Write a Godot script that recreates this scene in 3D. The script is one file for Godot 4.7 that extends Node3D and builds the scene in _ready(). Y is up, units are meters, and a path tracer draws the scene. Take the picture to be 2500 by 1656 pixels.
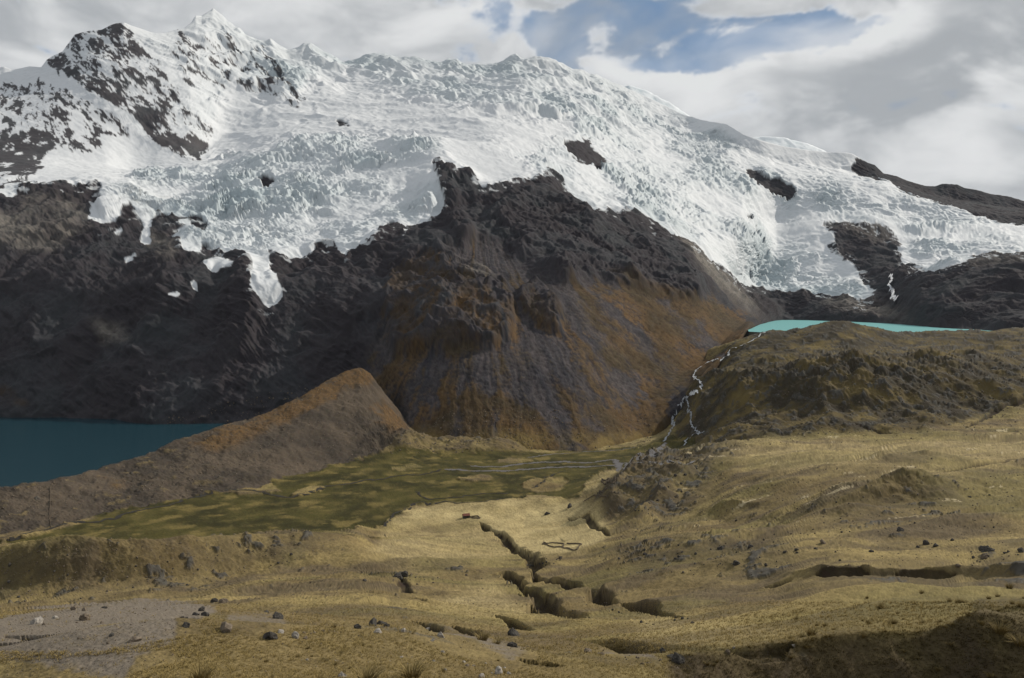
extends Node3D
# A high valley under an ice-covered mountain. Distances in metres, y up, the camera looks along -z.
# The land is surveyed along lines that run from left to right: each line lists bearing, elevation and forward distance
# (bearing and elevation in the units of a survey drawing, FOCAL units per unit of slope, with the horizon at LEVEL).
const FOCAL := 1960.0
const MIDDLE := 1250.0
const LEVEL := 740.0
const EYE := 200.0

var rng := RandomNumberGenerator.new()

# ---------------------------------------------------------------- small helpers
func points(a: Array) -> PackedVector2Array:
	var p := PackedVector2Array()
	for i in range(0, a.size(), 2):
		p.append(Vector2(a[i], a[i + 1]))
	return p

func noise(freq: float, octaves: int, s: int, ridged := false, kind := FastNoiseLite.TYPE_SIMPLEX_SMOOTH, gain := 0.5) -> FastNoiseLite:
	var n := FastNoiseLite.new()
	n.seed = s
	n.noise_type = kind
	n.frequency = freq
	n.fractal_type = FastNoiseLite.FRACTAL_RIDGED if ridged else FastNoiseLite.FRACTAL_FBM
	n.fractal_octaves = octaves
	n.fractal_gain = gain
	return n

# value of one survey line at a bearing: (elevation or height, distance), monotone cubic
func along(line: Array, px: float, straight := false) -> Vector2:
	var n := line.size() / 3
	if px <= line[0]:
		return Vector2(line[1], line[2])
	if px >= line[3 * n - 3]:
		return Vector2(line[3 * n - 2], line[3 * n - 1])
	var i := 0
	while px > line[3 * i + 3]:
		i += 1
	var x0: float = line[3 * i]
	var x1: float = line[3 * i + 3]
	var t := (px - x0) / (x1 - x0)
	var got := Vector2.ZERO
	for k in 2:
		var a: float = line[3 * i + 1 + k]
		var b: float = line[3 * i + 4 + k]
		if straight:
			got[k] = lerpf(a, b, t)
			continue
		var s := (b - a) / (x1 - x0)
		var before := s
		var after := s
		if i > 0:
			before = (a - line[3 * i - 2 + k]) / (x0 - line[3 * i - 3])
		if i < n - 2:
			after = (line[3 * i + 7 + k] - b) / (line[3 * i + 6] - x1)
		var ta := 0.0 if s * before <= 0.0 else 2.0 * s * before / (s + before)
		var tb := 0.0 if s * after <= 0.0 else 2.0 * s * after / (s + after)
		var w := x1 - x0
		got[k] = a * (1 + 2 * t) * (1 - t) * (1 - t) + b * t * t * (3 - 2 * t) + w * ta * t * (1 - t) * (1 - t) - w * tb * t * t * (1 - t)
	return got

# ---------------------------------------------------------------- maps of what covers the ground
const MAP_W := 825
const MAP_H := 500
func cover_map(layers: Array, blur: float) -> PackedByteArray:
	var im := Image.create(MAP_W, MAP_H, false, Image.FORMAT_L8)
	for l in layers:
		var p := points(l[1])
		var v := Color(l[0], l[0], l[0])
		for row in MAP_H:
			var y := row * 4.0 - 60.0
			var hits := []
			for i in p.size():
				var a := p[i]
				var b := p[(i + 1) % p.size()]
				if (a.y > y) != (b.y > y):
					hits.append(a.x + (b.x - a.x) * (y - a.y) / (b.y - a.y))
			hits.sort()
			for k in range(0, hits.size() - 1, 2):
				var c0 := int(round((hits[k] + 400.0) / 4.0))
				var c1 := int(round((hits[k + 1] + 400.0) / 4.0))
				if c1 > c0:
					im.fill_rect(Rect2i(c0, row, c1 - c0, 1), v)
	if blur > 1.0:
		im.resize(int(MAP_W / blur), int(MAP_H / blur), Image.INTERPOLATE_LANCZOS)
		im.resize(MAP_W, MAP_H, Image.INTERPOLATE_CUBIC)
	return im.get_data()

func look(m: PackedByteArray, px: float, py: float) -> float:
	var u := clampf((px + 400.0) * 0.25, 0.0, MAP_W - 1.01)
	var v := clampf((py + 60.0) * 0.25, 0.0, MAP_H - 1.01)
	var i := int(u)
	var j := int(v)
	u -= i
	v -= j
	var k := j * MAP_W + i
	return ((m[k] * (1.0 - u) + m[k + 1] * u) * (1.0 - v) + (m[k + MAP_W] * (1.0 - u) + m[k + MAP_W + 1] * u) * v) * 0.00392157

# ---------------------------------------------------------------- a sheet of land lofted over survey lines
class Sheet:
	var cols := PackedFloat32Array()
	var rows := 0
	var base: Array = []          # per column: PackedVector2Array (distance, height)
	var pos := PackedVector3Array()
	var nor := PackedVector3Array()
	var col := PackedColorArray()
	var reg := PackedByteArray()

func make_columns(step: float, edge: float) -> PackedFloat32Array:
	var c := PackedFloat32Array()
	var px := -4200.0   # wider and wider apart outside the view
	while px < 6700.0:
		c.append(px)
		var off := maxf(-30.0 - px, px - 2530.0)
		if off < 0.0:
			px += step
		elif off < 350.0:
			px += edge
		else:
			px += edge + (off - 350.0) * 0.06
		if c[-1] < -30.0 and px > -30.0:
			px = -30.0
	return c

func loft(s: Sheet, lines: Array, counts: Array, smooth: int) -> void:
	var total := 1
	for n in counts:
		total += n
	s.rows = total
	s.base.resize(s.cols.size())
	var task := WorkerThreadPool.add_group_task(func(c: int) -> void:
		var px := s.cols[c]
		var key := []
		for l in lines:
			var v := along(l[1], px, l[0] == "skyline")
			var d := v.y
			key.append(Vector2(d, v.x if l[0] == "height" else EYE + (LEVEL - v.x) / FOCAL * d))
		var out := PackedVector2Array()
		for k in counts.size():
			var a: Vector2 = key[k]
			var b: Vector2 = key[k + 1]
			var da := maxf(a.x, 6.0)
			var db := maxf(b.x, 6.0)
			for i in counts[k]:
				var t: float = float(i) / counts[k]
				out.append(a.lerp(b, t * da / ((1.0 - t) * db + t * da)))
		out.append(key[-1])
		var soft := out.duplicate()
		for r in range(1, total - 1):
			var w := mini(smooth, mini(r, total - 1 - r))
			var sum := Vector2.ZERO
			var weight := 0.0
			for q in range(-w, w + 1):
				var g := 1.0 + w - absf(q)
				sum += out[r + q] * g
				weight += g
			soft[r] = sum / weight
		s.base[c] = soft
	, s.cols.size(), -1, true)
	WorkerThreadPool.wait_for_group_task_completion(task)

# where a line of sight first meets the sheet as surveyed (before) or as built (after)
func column_of(s: Sheet, px: float) -> int:
	return clampi(s.cols.bsearch(px), 0, s.cols.size() - 1)

func surveyed(s: Sheet, px: float, py: float) -> Vector3:
	var b: PackedVector2Array = s.base[column_of(s, px)]
	var e := (LEVEL - py) / FOCAL
	for r in range(1, b.size()):
		if b[r].x > 3.0 and (b[r].y - EYE) / b[r].x >= e:
			var d := b[r].x
			if b[r - 1].x > 3.0:
				var e0 := (b[r - 1].y - EYE) / b[r - 1].x
				var e1 := (b[r].y - EYE) / b[r].x
				d = lerpf(b[r - 1].x, b[r].x, clampf((e - e0) / maxf(e1 - e0, 1e-6), 0.0, 1.0))
			return Vector3((px - MIDDLE) / FOCAL * d, EYE + e * d, -d)
	return Vector3((px - MIDDLE) / FOCAL * 2000.0, EYE + e * 2000.0, -2000.0)

func spot(s: Sheet, px: float, py: float) -> Vector3:
	var c := column_of(s, px)
	var e := (LEVEL - py) / FOCAL
	var k := c * s.rows
	for r in range(1, s.rows):
		var q := s.pos[k + r]
		if q.z < -8.0 and (q.y - EYE) / -q.z >= e:
			var q0 := s.pos[k + r - 1]
			var e0 := (q0.y - EYE) / -q0.z
			var e1 := (q.y - EYE) / -q.z
			var t := clampf((e - e0) / maxf(e1 - e0, 1e-6), 0.0, 1.0)
			var d := lerpf(-q0.z, -q.z, t)
			return Vector3((px - MIDDLE) / FOCAL * d, lerpf(q0.y, q.y, t), -d)
	return Vector3(0, 0, -1e6)   # never met

# height of the built sheet at a place
func height_at(s: Sheet, x: float, z: float) -> float:
	var px := x / -z * FOCAL + MIDDLE
	var c := column_of(s, px)
	var k := c * s.rows
	var lo := 0
	var hi := s.rows - 1
	while hi - lo > 1:
		var m := (lo + hi) / 2
		if -s.pos[k + m].z < -z:
			lo = m
		else:
			hi = m
	var a := s.pos[k + lo]
	var b := s.pos[k + hi]
	return lerpf(a.y, b.y, clampf((z - a.z) / minf(b.z - a.z, -1e-4), 0.0, 1.0))

func find_normals(s: Sheet) -> void:
	var nc := s.cols.size()
	var nr := s.rows
	var pos := s.pos
	var parts := []
	parts.resize(nc)
	var task := WorkerThreadPool.add_group_task(func(c: int) -> void:
		var out := PackedVector3Array()
		out.resize(nr)
		var a := maxi(c - 1, 0) * nr
		var b := mini(c + 1, nc - 1) * nr
		var m := c * nr
		for r in nr:
			var along_row := pos[b + r] - pos[a + r]
			var up_column := pos[m + mini(r + 1, nr - 1)] - pos[m + maxi(r - 1, 0)]
			out[r] = along_row.cross(up_column).normalized()
		parts[c] = out
	, nc, -1, true)
	WorkerThreadPool.wait_for_group_task_completion(task)
	s.nor = PackedVector3Array()
	for p in parts:
		s.nor.append_array(p)

# one mesh per kind of ground
func region_meshes(s: Sheet, kinds: int) -> Array:
	var nc := s.cols.size()
	var nr := s.rows
	var found := []
	found.resize(nc - 1)
	var reg := s.reg
	var task := WorkerThreadPool.add_group_task(func(c: int) -> void:
		var sets := []
		for k in kinds:
			sets.append(PackedInt32Array())
		for r in nr - 1:
			var i := c * nr + r
			sets[reg[i]].append_array([i, i + 1, i + nr, i + nr, i + 1, i + nr + 1])
		found[c] = sets
	, nc - 1, -1, true)
	WorkerThreadPool.wait_for_group_task_completion(task)
	var meshes := []
	meshes.resize(kinds)
	task = WorkerThreadPool.add_group_task(func(k: int) -> void:
		var index := PackedInt32Array()
		for f in found:
			index.append_array(f[k])
		if index.size() == 0:
			return
		var renumber := PackedInt32Array()
		renumber.resize(s.pos.size())
		renumber.fill(-1)
		var v := PackedVector3Array()
		var n := PackedVector3Array()
		var c := PackedColorArray()
		for i in index.size():
			var q := index[i]
			if renumber[q] < 0:
				renumber[q] = v.size()
				v.append(s.pos[q])
				n.append(s.nor[q])
				c.append(s.col[q])
			index[i] = renumber[q]
		var arrays := []
		arrays.resize(Mesh.ARRAY_MAX)
		arrays[Mesh.ARRAY_VERTEX] = v
		arrays[Mesh.ARRAY_NORMAL] = n
		arrays[Mesh.ARRAY_COLOR] = c
		arrays[Mesh.ARRAY_INDEX] = index
		meshes[k] = arrays
	, kinds, -1, true)
	WorkerThreadPool.wait_for_group_task_completion(task)
	return meshes

func shape_of(arrays: Array) -> ArrayMesh:
	var m := ArrayMesh.new()
	m.add_surface_from_arrays(Mesh.PRIMITIVE_TRIANGLES, arrays)
	return m

func tag(o: Node, label: String, category: String, group := "", kind := "") -> void:
	o.set_meta("label", label)
	o.set_meta("category", category)
	if group:
		o.set_meta("group", group)
	if kind:
		o.set_meta("kind", kind)

func put(called: String, m: Mesh, mat: Material, parent: Node = self) -> MeshInstance3D:
	var o := MeshInstance3D.new()
	o.name = called
	o.mesh = m
	o.material_override = mat
	parent.add_child(o, true)
	return o

# ---------------------------------------------------------------- the sky: air and clouds, all round
const BLUE_HOLES := [1400, 140, 60, 44, 0.8, 0.75, 1345, 80, 40, 46, 0.5, 0.40, 1770, 150, 120, 27, -0.25, 0.95, 1640, 172, 60, 18, 0.0, 0.5, 1960, 66, 110, 22, -0.2, 0.75, 2090, 72, 60, 14, -0.3, 0.6, 2235, 14, 40, 16, -0.5, 0.55, 1480, 50, 290, 95, 0.12, 0.60, 1100, 30, 60, 28, 0.0, 0.35, 1240, 90, 70, 60, 0.0, 0.2]
const BRIGHT := [1850, 118, 70, 28, 0, 0.45, 1990, 100, 120, 28, -0.15, 0.52, 2200, 52, 140, 34, -0.45, 0.59, 1690, 196, 120, 26, 0.1, 0.52, 1560, 200, 60, 30, 0.3, 0.39, 1870, 160, 40, 26, -0.9, 0.39, 1180, 40, 90, 40, 0, 0.33, 1000, 80, 180, 60, 0, 0.16, 2150, 270, 220, 40, -0.15, 0.29, 2430, 250, 120, 60, -0.4, 0.33, 2250, 380, 300, 50, 0.1, 0.23, 1750, 260, 90, 25, 0, 0.23, 250, 60, 200, 40, 0.3, 0.16]
const GREY := [2080, 165, 230, 50, -0.15, 0.3, 2330, 110, 200, 60, -0.6, 0.34, 1900, 230, 120, 40, 0.0, 0.22, 2250, 215, 140, 30, -0.2, 0.22, 340, 20, 160, 30, 0.2, 0.14, 760, 60, 160, 40, 0.1, 0.12, 60, 40, 150, 60, 0.0, 0.1, 1000, 20, 90, 25, 0.0, 0.18]

func blobs(list: Array, x: float, y: float) -> float:
	var sum := 0.0
	for i in range(0, list.size(), 6):
		var dx: float = x - list[i]
		var dy: float = y - list[i + 1]
		if absf(dx) > 600.0:
			continue
		var ca := cos(list[i + 4])
		var sa := sin(list[i + 4])
		var u: float = (dx * ca + dy * sa) / list[i + 2]
		var v: float = (-dx * sa + dy * ca) / list[i + 3]
		sum += list[i + 5] * exp(-0.5 * (u * u + v * v))
	return sum

func sky_rows(w: int, h: int, x0: int, y0: int, cw: int, ch: int) -> Image:
	# a window of the panorama: straight ahead (-z) lies in its middle
	var warp := noise(2.2, 3, 11)
	var big := noise(1.6, 5, 12)
	var fine := noise(5.5, 7, 13, false, FastNoiseLite.TYPE_SIMPLEX_SMOOTH, 0.60)
	var tone := noise(2.4, 5, 14)
	var puff := noise(5.5, 6, 15, true)
	var strips := []
	strips.resize(ch)
	var task := WorkerThreadPool.add_group_task(func(j: int) -> void:
		var out := PackedByteArray()
		out.resize(cw * 3)
		var el := PI * (0.5 - (y0 + j + 0.5) / h)
		for i in cw:
			var az := TAU * ((x0 + i + 0.5) / w - 0.5)
			var d := Vector3(sin(az) * cos(el), sin(el), -cos(az) * cos(el))
			var p := Vector3(d.x, d.y * 1.9, d.z)
			var q := p + Vector3(warp.get_noise_3dv(p), warp.get_noise_3dv(p + Vector3(9, 0, 0)), warp.get_noise_3dv(p + Vector3(0, 7, 3))) * 0.10
			var f := fine.get_noise_3dv(q)
			var f2 := fine.get_noise_3dv(q * 1.6 + Vector3(30, 0, 0))
			var b := big.get_noise_3dv(q)
			var pu := puff.get_noise_3dv(q * Vector3(1, 1.25, 1))
			var cover := 0.78 + 0.45 * b + 0.60 * f - 0.34 * pu
			var lit := 0.46 + 0.42 * tone.get_noise_3dv(q * Vector3(1, 1.8, 1)) + 0.34 * f2 + 0.12 * f - 0.30 * pu
			if d.z < -0.2:
				var x := MIDDLE + FOCAL * d.x / -d.z + 75.0 * (q.x - p.x) * 10.0 + 90.0 * f
				var y := LEVEL - FOCAL * d.y / -d.z + 60.0 * (q.y - p.y) * 10.0 + 60.0 * f2
				cover += 0.12 - 0.86 * blobs(BLUE_HOLES, x, y) - 0.25 * b
				lit += blobs(BRIGHT, x, y) - 0.8 * blobs(GREY, x, y)
			cover = clampf(cover, 0.0, 1.0)
			var thick := smoothstep(0.22, 0.56, cover)
			# the thin rim of a cloud lets more light through than its middle
			lit += 0.38 * (1.0 - absf(thick - 0.62) * 2.2) * step01(thick)
			lit = clampf(lit, 0.0, 1.0)
			var cloud := Color(0.40, 0.422, 0.445).lerp(Color(0.76, 0.77, 0.775), lit * lit * (3.0 - 2.0 * lit))
			var air := Color(0.115, 0.235, 0.43).lerp(Color(0.30, 0.40, 0.52), exp(-maxf(d.y, 0.0) * 7.0))
			var veil := clampf(0.44 + 1.0 * tone.get_noise_3dv(q * 1.7 + Vector3(4, 4, 4)), 0.06, 0.7)
			var c := air.lerp(cloud, veil + (1.0 - veil) * thick).linear_to_srgb()
			out[i * 3] = int(c.r * 255.0)
			out[i * 3 + 1] = int(c.g * 255.0)
			out[i * 3 + 2] = int(c.b * 255.0)
		strips[j] = out
	, ch, -1, true)
	WorkerThreadPool.wait_for_group_task_completion(task)
	var bytes := PackedByteArray()
	for s in strips:
		bytes.append_array(s)
	return Image.create_from_data(cw, ch, false, Image.FORMAT_RGB8, bytes)

func step01(t: float) -> float:
	return smoothstep(0.1, 0.4, t)

func sky_material() -> PanoramaSkyMaterial:
	var whole := sky_rows(768, 384, 0, 0, 768, 384)
	whole.resize(4096, 2048, Image.INTERPOLATE_CUBIC)
	var ahead := sky_rows(4096, 2048, 1560, 700, 976, 330)   # the part that is looked at, in finer steps
	whole.blit_rect(ahead, Rect2i(0, 0, 976, 330), Vector2i(1560, 700))
	var turned := Image.create(4096, 2048, false, Image.FORMAT_RGB8)   # a panorama begins and ends straight ahead
	turned.blit_rect(whole, Rect2i(0, 0, 2048, 2048), Vector2i(2048, 0))
	turned.blit_rect(whole, Rect2i(2048, 0, 2048, 2048), Vector2i(0, 0))
	var m := PanoramaSkyMaterial.new()
	m.panorama = ImageTexture.create_from_image(turned)
	return m

# ---------------------------------------------------------------- the mountain with its ice
const SKYLINE := [-380, 150, 2900, -120, 165, 2950, 0, 160, 3000, 10, 158, 3000, 28, 166, 3000, 70, 158, 3000, 100, 160, 3000, 113, 141, 3000, 130, 132, 3010, 152, 122, 3020, 166, 102, 3040, 183, 79, 3050, 197, 74, 3060, 225, 70, 3070, 247, 69, 3080, 268, 58, 3090, 282, 53, 3100, 303, 51, 3110, 317, 58, 3130, 345, 67, 3170, 373, 76, 3200, 398, 76, 3240, 430, 70, 3300, 451, 65, 3350, 466, 50, 3400, 479, 33, 3450, 493, 32, 3500, 511, 21, 3540, 520, 14, 3560, 528, 21, 3570, 543, 35, 3580, 557, 51, 3590, 581, 67, 3600, 599, 85, 3620, 620, 93, 3640, 645, 100, 3650, 662, 93, 3660, 676, 106, 3680, 701, 122, 3700, 726, 116, 3720, 740, 106, 3730, 758, 105, 3740, 775, 113, 3760, 796, 127, 3780, 821, 141, 3800, 834, 148, 3820, 869, 143, 3850, 890, 136, 3870, 922, 132, 3900, 993, 136, 3950, 1021, 137, 3970, 1045, 144, 3990, 1088, 150, 4020, 1095, 142, 4030, 1116, 143, 4040, 1126, 151, 4060, 1151, 153, 4080, 1186, 155, 4100, 1215, 153, 4120, 1239, 141, 4140, 1260, 132, 4160, 1278, 141, 4170, 1292, 137, 4190, 1306, 132, 4200, 1341, 137, 4230, 1359, 144, 4250.5, 1377, 155, 4264, 1398, 167, 4292.5, 1419, 166, 4325.2, 1440, 178, 4361.9, 1454, 174, 4385.1, 1472, 183, 4424.3, 1503, 196, 4492.7, 1532, 209, 4554.1, 1574, 228, 4624.8, 1620, 252, 4596.1, 1668, 274, 4480.4, 1682, 280, 4443.6, 1721, 289, 4297.9, 1777, 299, 4113.6, 1795, 310, 4075.5, 1812, 321, 4051.7, 1855, 338, 4051.5, 1914, 352, 4134.7, 1975, 362, 4199.2, 2020, 366, 4237.5, 2048, 365, 4252.5, 2080, 368, 4275, 2101, 382, 4282.5, 2122, 394, 4289, 2136, 398, 4295, 2157, 421, 4298.8, 2189, 428, 4298.2, 2217, 440, 4296.8, 2260, 452, 4287.9, 2284, 452, 4285.5, 2302, 444, 4285.4, 2337, 445, 4278.3, 2355, 454, 4278.6, 2393, 461, 4272.4, 2421, 470, 4271.4, 2460, 475, 4270.6, 2500, 488, 4275, 2620, 505, 4312.5, 2880, 530, 4350]
const FAR_FOOT := [-380, -70, 1420, 0, -70, 1360, 250, -70, 1330, 440, -70, 1270, 640, -70, 1290, 850, -70, 1310, 960, -70, 1220, 1000, -70, 1110, 1200, -70, 1045, 1400, -70, 1055, 1550, -69.8, 1139.2, 1650, -51.6, 1220.5, 1720, -21.4, 1328.6, 1800, 14.5, 1468.8, 1830, 79, 1701.4, 1865, 87.5, 2212.5, 1910, 95, 2625, 2136, 95, 2250, 2358, 95, 1590, 2500, 95, 1560, 2880, 95, 1560]
const FAR_SHORE := [-380, -4, 1450, 0, -4, 1400, 250, -4, 1370, 440, -4, 1310, 640, -4, 1330, 850, -4, 1350, 960, -4, 1260, 1000, -4, 1150, 1200, -4, 1085, 1400, -4, 1095, 1550, 0.1, 1179.2, 1650, 32.3, 1257.8, 1720, 80.8, 1362.7, 1800, 127, 1507.5, 1830, 146, 1739.2, 1865, 142, 2250, 1910, 140, 2700, 2136, 140, 2332.5, 2250, 140, 1987.5, 2358, 140, 1790, 2500, 143, 1597.5, 2880, 143, 1597.5]
const FAR_LOW := [-380, 850, 1520, 0, 850, 1480, 300, 850, 1460, 600, 830, 1440, 850, 830, 1450, 1000, 900, 1310, 1200, 900, 1250, 1400, 900, 1270, 1550, 900, 1399, 1650, 900, 1453.4, 1720, 880, 1533, 1790, 812, 1756.5, 1830, 782, 2003.9, 1870, 764, 2475, 1920, 756, 2812.5, 2050, 752, 2662.5, 2136, 752, 2587.5, 2250, 762, 2062.5, 2358, 770, 1837.5, 2500, 760, 1762.5, 2880, 750, 1762.5]
const FAR_MIDDLE := [-380, 700, 1640, 0, 700, 1600, 300, 700, 1560, 600, 700, 1530, 850, 700, 1560, 1000, 720, 1530, 1130, 720, 1480, 1300, 720, 1500, 1450, 720, 1560, 1600, 720, 1709.6, 1700, 725, 1793.8, 1770, 735, 2035.4, 1820, 735, 2358.3, 1880, 733, 2887.5, 2050, 730, 2812.5, 2136, 722, 2760, 2250, 712, 2325, 2358, 690, 2137.5, 2500, 690, 1987.5, 2880, 690, 1987.5]
const FAR_BROW := [-380, 480, 1880, 0, 480, 1900, 130, 470, 1950, 250, 480, 1950, 350, 540, 1850, 500, 600, 1750, 620, 620, 1720, 750, 630, 1720, 900, 600, 1750, 1000, 570, 1800, 1070, 560, 1830, 1130, 590, 1760, 1250, 600, 1800, 1400, 600, 1900, 1550, 610, 2048.5, 1680, 640, 2066.1, 1760, 690, 2302.8, 1858, 713, 2947.6, 2000, 713, 2925, 2100, 700, 2910, 2160, 672, 2865, 2250, 661, 2550, 2350, 634, 2437.5, 2420, 630, 2362.5, 2500, 632, 2325, 2880, 640, 2325]
const FAR_BENCH := [-380, 430, 2000, 0, 430, 2050, 250, 440, 2100, 500, 540, 1950, 750, 560, 1920, 1000, 530, 1950, 1070, 480, 2000, 1250, 520, 1980, 1400, 530, 2080, 1550, 560, 2228.4, 1680, 600, 2341, 1760, 660, 2574.5, 1858, 690, 3150.1, 2000, 690, 3120, 2100, 670, 3105, 2200, 664, 3045, 2350, 662, 2925, 2500, 665, 2850, 2880, 670, 2850]
const FAR_TONGUE := [-380, 380, 2250, 0, 390, 2300, 250, 418, 2350, 335, 425, 2400, 409, 412, 2440, 462, 400, 2480, 543, 396, 2500, 578, 384, 2510, 613, 372, 2520, 666, 357, 2540, 701, 348, 2550, 758, 347, 2550, 834, 349, 2550, 897, 352, 2540, 975, 343, 2520, 1031, 340, 2500, 1074, 340, 2480, 1151, 352, 2500, 1290, 400, 2400, 1400, 450, 2400, 1500, 490, 2450, 1620, 530, 2606.2, 1700, 560, 2778.1, 1800, 590, 2911.9, 1900, 590, 3450, 2000, 560, 3450, 2100, 560, 3450, 2200, 600, 3375, 2350, 600, 3337.5, 2500, 590, 3300, 2880, 590, 3300]
const FAR_HOLLOW := [-380, 370, 2350, 0, 372, 2400, 250, 404, 2480, 335, 419, 2560, 462, 406, 2620, 543, 402, 2680, 613, 382, 2720, 666, 365, 2740, 701, 357, 2750, 834, 359, 2760, 975, 351, 2740, 1074, 347, 2680, 1151, 345, 2640, 1290, 380, 2560, 1400, 420, 2560, 1500, 460, 2650, 1620, 500, 2829.5, 1700, 520, 2969.8, 1800, 540, 3090, 1900, 540, 3652.5, 2000, 520, 3652.5, 2100, 520, 3652.5, 2200, 540, 3615, 2350, 550, 3615, 2500, 555, 3615, 2880, 560, 3615]
const FAR_HIGH := [-380, 270, 2600, 0, 280, 2650, 130, 260, 2700, 250, 300, 2680, 380, 375, 2640, 450, 380, 2680, 560, 330, 2950, 700, 290, 3050, 834, 270, 3150, 975, 260, 3250, 1100, 250, 3300, 1250, 250, 3350, 1400, 290, 3350, 1550, 360, 3519.8, 1700, 400, 3649.7, 1850, 430, 3729.6, 2000, 440, 3862.5, 2150, 457, 3895.2, 2300, 500, 3806.2, 2500, 530, 3750, 2880, 535, 3750]
const FAR_BEHIND := [-380, 700, 3200, 500, 700, 4000, 1000, 700, 4400, 1700, 550, 4287.5, 2880, 350, 4050]

const ICE := [-390, -50, 2890, -50, 2890, 645, 2500, 630, 2407, 628, 2372, 640, 2337, 651, 2319, 658, 2280, 668, 2245, 661, 2210, 658, 2196, 622, 2196, 591, 2168, 562, 2120, 548, 2055, 540, 2006, 542, 2020, 565, 2041, 591, 2020, 612, 2062, 643, 2094, 661, 2108, 700, 2142, 724, 2126, 744, 2090, 742, 2048, 728, 1985, 721, 1928, 721, 1844, 714, 1809, 700, 1774, 672, 1738, 637, 1714, 615, 1703, 591,
	1668, 575, 1609, 550, 1556, 528, 1503, 525, 1479, 518, 1433, 504, 1412, 486, 1384, 462, 1378, 444, 1362, 426, 1338, 419, 1327, 447, 1285, 451, 1250, 444, 1257, 462, 1222, 465, 1186, 474, 1172, 469, 1169, 447, 1144, 430, 1116, 426, 1091, 409, 1077, 396, 1063, 392, 1054, 409, 1067, 430, 1077, 462, 1089, 490, 1081, 507, 1042, 535, 1010, 552, 989, 560, 960, 548, 936, 563, 926, 591, 904, 608, 869, 619, 848, 633, 834, 633,
	815, 600, 800, 592, 793, 608, 740, 637, 677, 637, 673, 626, 659, 626, 662, 668, 680, 690, 696, 720, 682, 745, 662, 758, 638, 742, 615, 705, 625, 672, 611, 640, 592, 628, 557, 637, 540, 620, 511, 612, 500, 600, 493, 637, 455, 637, 448, 605, 425, 585, 438, 558, 470, 554, 478, 575, 500, 588, 517, 565, 504, 550, 470, 543, 440, 543, 410, 528, 380, 510, 368, 560, 366, 600, 350, 592, 345, 530, 328, 504, 300, 500, 290, 530, 250, 545, 211, 530, 225, 505, 247, 480, 250, 452, 200, 464, 130, 462, 90, 477, 60, 457, 35, 502, 0, 482, -390, 470]
const ICE_PATCHES := [[308, 656, 318, 634, 347, 624, 332, 642], [400, 748, 448, 716, 444, 740, 425, 742], [491, 650, 540, 639, 583, 655, 560, 670, 520, 670], [275, 574, 284, 556, 298, 556, 290, 576], [470, 700, 486, 690, 480, 712, 470, 716], [985, 600, 993, 570, 1000, 572, 994, 602]]
const BARE_IN_ICE := [[1377, 352, 1391, 342, 1426, 347, 1445, 336, 1443, 360, 1488, 398, 1498, 410, 1454, 416, 1412, 393, 1385, 370], [1819, 413, 1840, 413, 1858, 431, 1907, 442, 1943, 459, 1948, 479, 1928, 491, 1886, 477, 1858, 461, 1831, 437], [1822, 530, 1834, 527, 1842, 536, 1830, 541], [632, 440, 666, 440, 670, 460, 655, 468, 640, 464],
	[2086, 392, 2136, 392, 2161, 418, 2217, 434, 2284, 446, 2337, 439, 2407, 458, 2520, 490, 2520, 556, 2471, 551, 2425, 541, 2355, 520, 2302, 503, 2245, 484, 2189, 463, 2175, 447, 2136, 444, 2098, 432, 2080, 415], [686, 515, 696, 512, 700, 522, 690, 524], [815, 296, 834, 300, 858, 308, 850, 312, 826, 308], [1200, 620, 1210, 610, 1220, 622, 1208, 628]]
const SPECKLED := [[0.50, [113, 141, 166, 102, 183, 79, 282, 50, 303, 50, 320, 81, 384, 148, 440, 229, 472, 282, 529, 317, 521, 349, 490, 391, 462, 391, 416, 363, 395, 370, 373, 345, 352, 314, 296, 278, 254, 247, 183, 208, 120, 169]],
	[0.88, [116, 150, 190, 200, 260, 240, 330, 290, 380, 340, 400, 366, 416, 360, 462, 388, 490, 391, 505, 362, 480, 330, 440, 330, 400, 300, 350, 262, 300, 235, 250, 205, 190, 175, 150, 150, 130, 138]], [0.72, [268, 58, 303, 50, 322, 84, 384, 148, 370, 150, 330, 130, 290, 100, 250, 80, 240, 74]],
	[0.36, [433, 70, 476, 106, 564, 95, 599, 144, 578, 180, 560, 225, 514, 208, 472, 197, 472, 222, 451, 183, 423, 141]], [0.75, [455, 185, 470, 200, 478, 222, 462, 215]], [0.55, [440, 75, 470, 105, 505, 125, 490, 130, 450, 105]],
	[0.48, [-390, 205, 0, 204, 42, 208, 106, 197, 183, 229, 282, 282, 324, 328, 296, 338, 247, 328, 247, 370, 148, 366, 99, 384, 102, 416, 78, 430, 46, 437, 0, 423, -390, 420]], [0.85, [-390, 340, 0, 335, 70, 320, 130, 330, 160, 350, 100, 384, 104, 412, 78, 430, 46, 437, 0, 423, -390, 420]], [0.4, [-100, 420, 0, 425, 60, 440, 130, 450, 90, 480, 0, 480, -100, 480]],
	[0.42, [575, 180, 640, 120, 700, 190, 760, 260, 720, 270, 650, 230, 590, 230]]]
const CRAGS := [[0.9, [1062, 430, 1100, 418, 1130, 500, 1165, 590, 1130, 612, 1085, 545]], [0.7, [1000, 640, 1060, 600, 1100, 640, 1040, 680]], [1.0, [955, 660, 1010, 630, 1110, 640, 1160, 650, 1240, 700, 1262, 750, 1250, 820, 1200, 850, 1140, 840, 1090, 860, 960, 870, 940, 760]], [0.8, [1260, 720, 1310, 690, 1370, 750, 1372, 815, 1340, 810, 1270, 760]], [0.9, [1180, 560, 1250, 480, 1380, 500, 1560, 590, 1720, 690, 1715, 735, 1640, 725, 1530, 700, 1430, 680, 1380, 700, 1260, 620]]]
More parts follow.
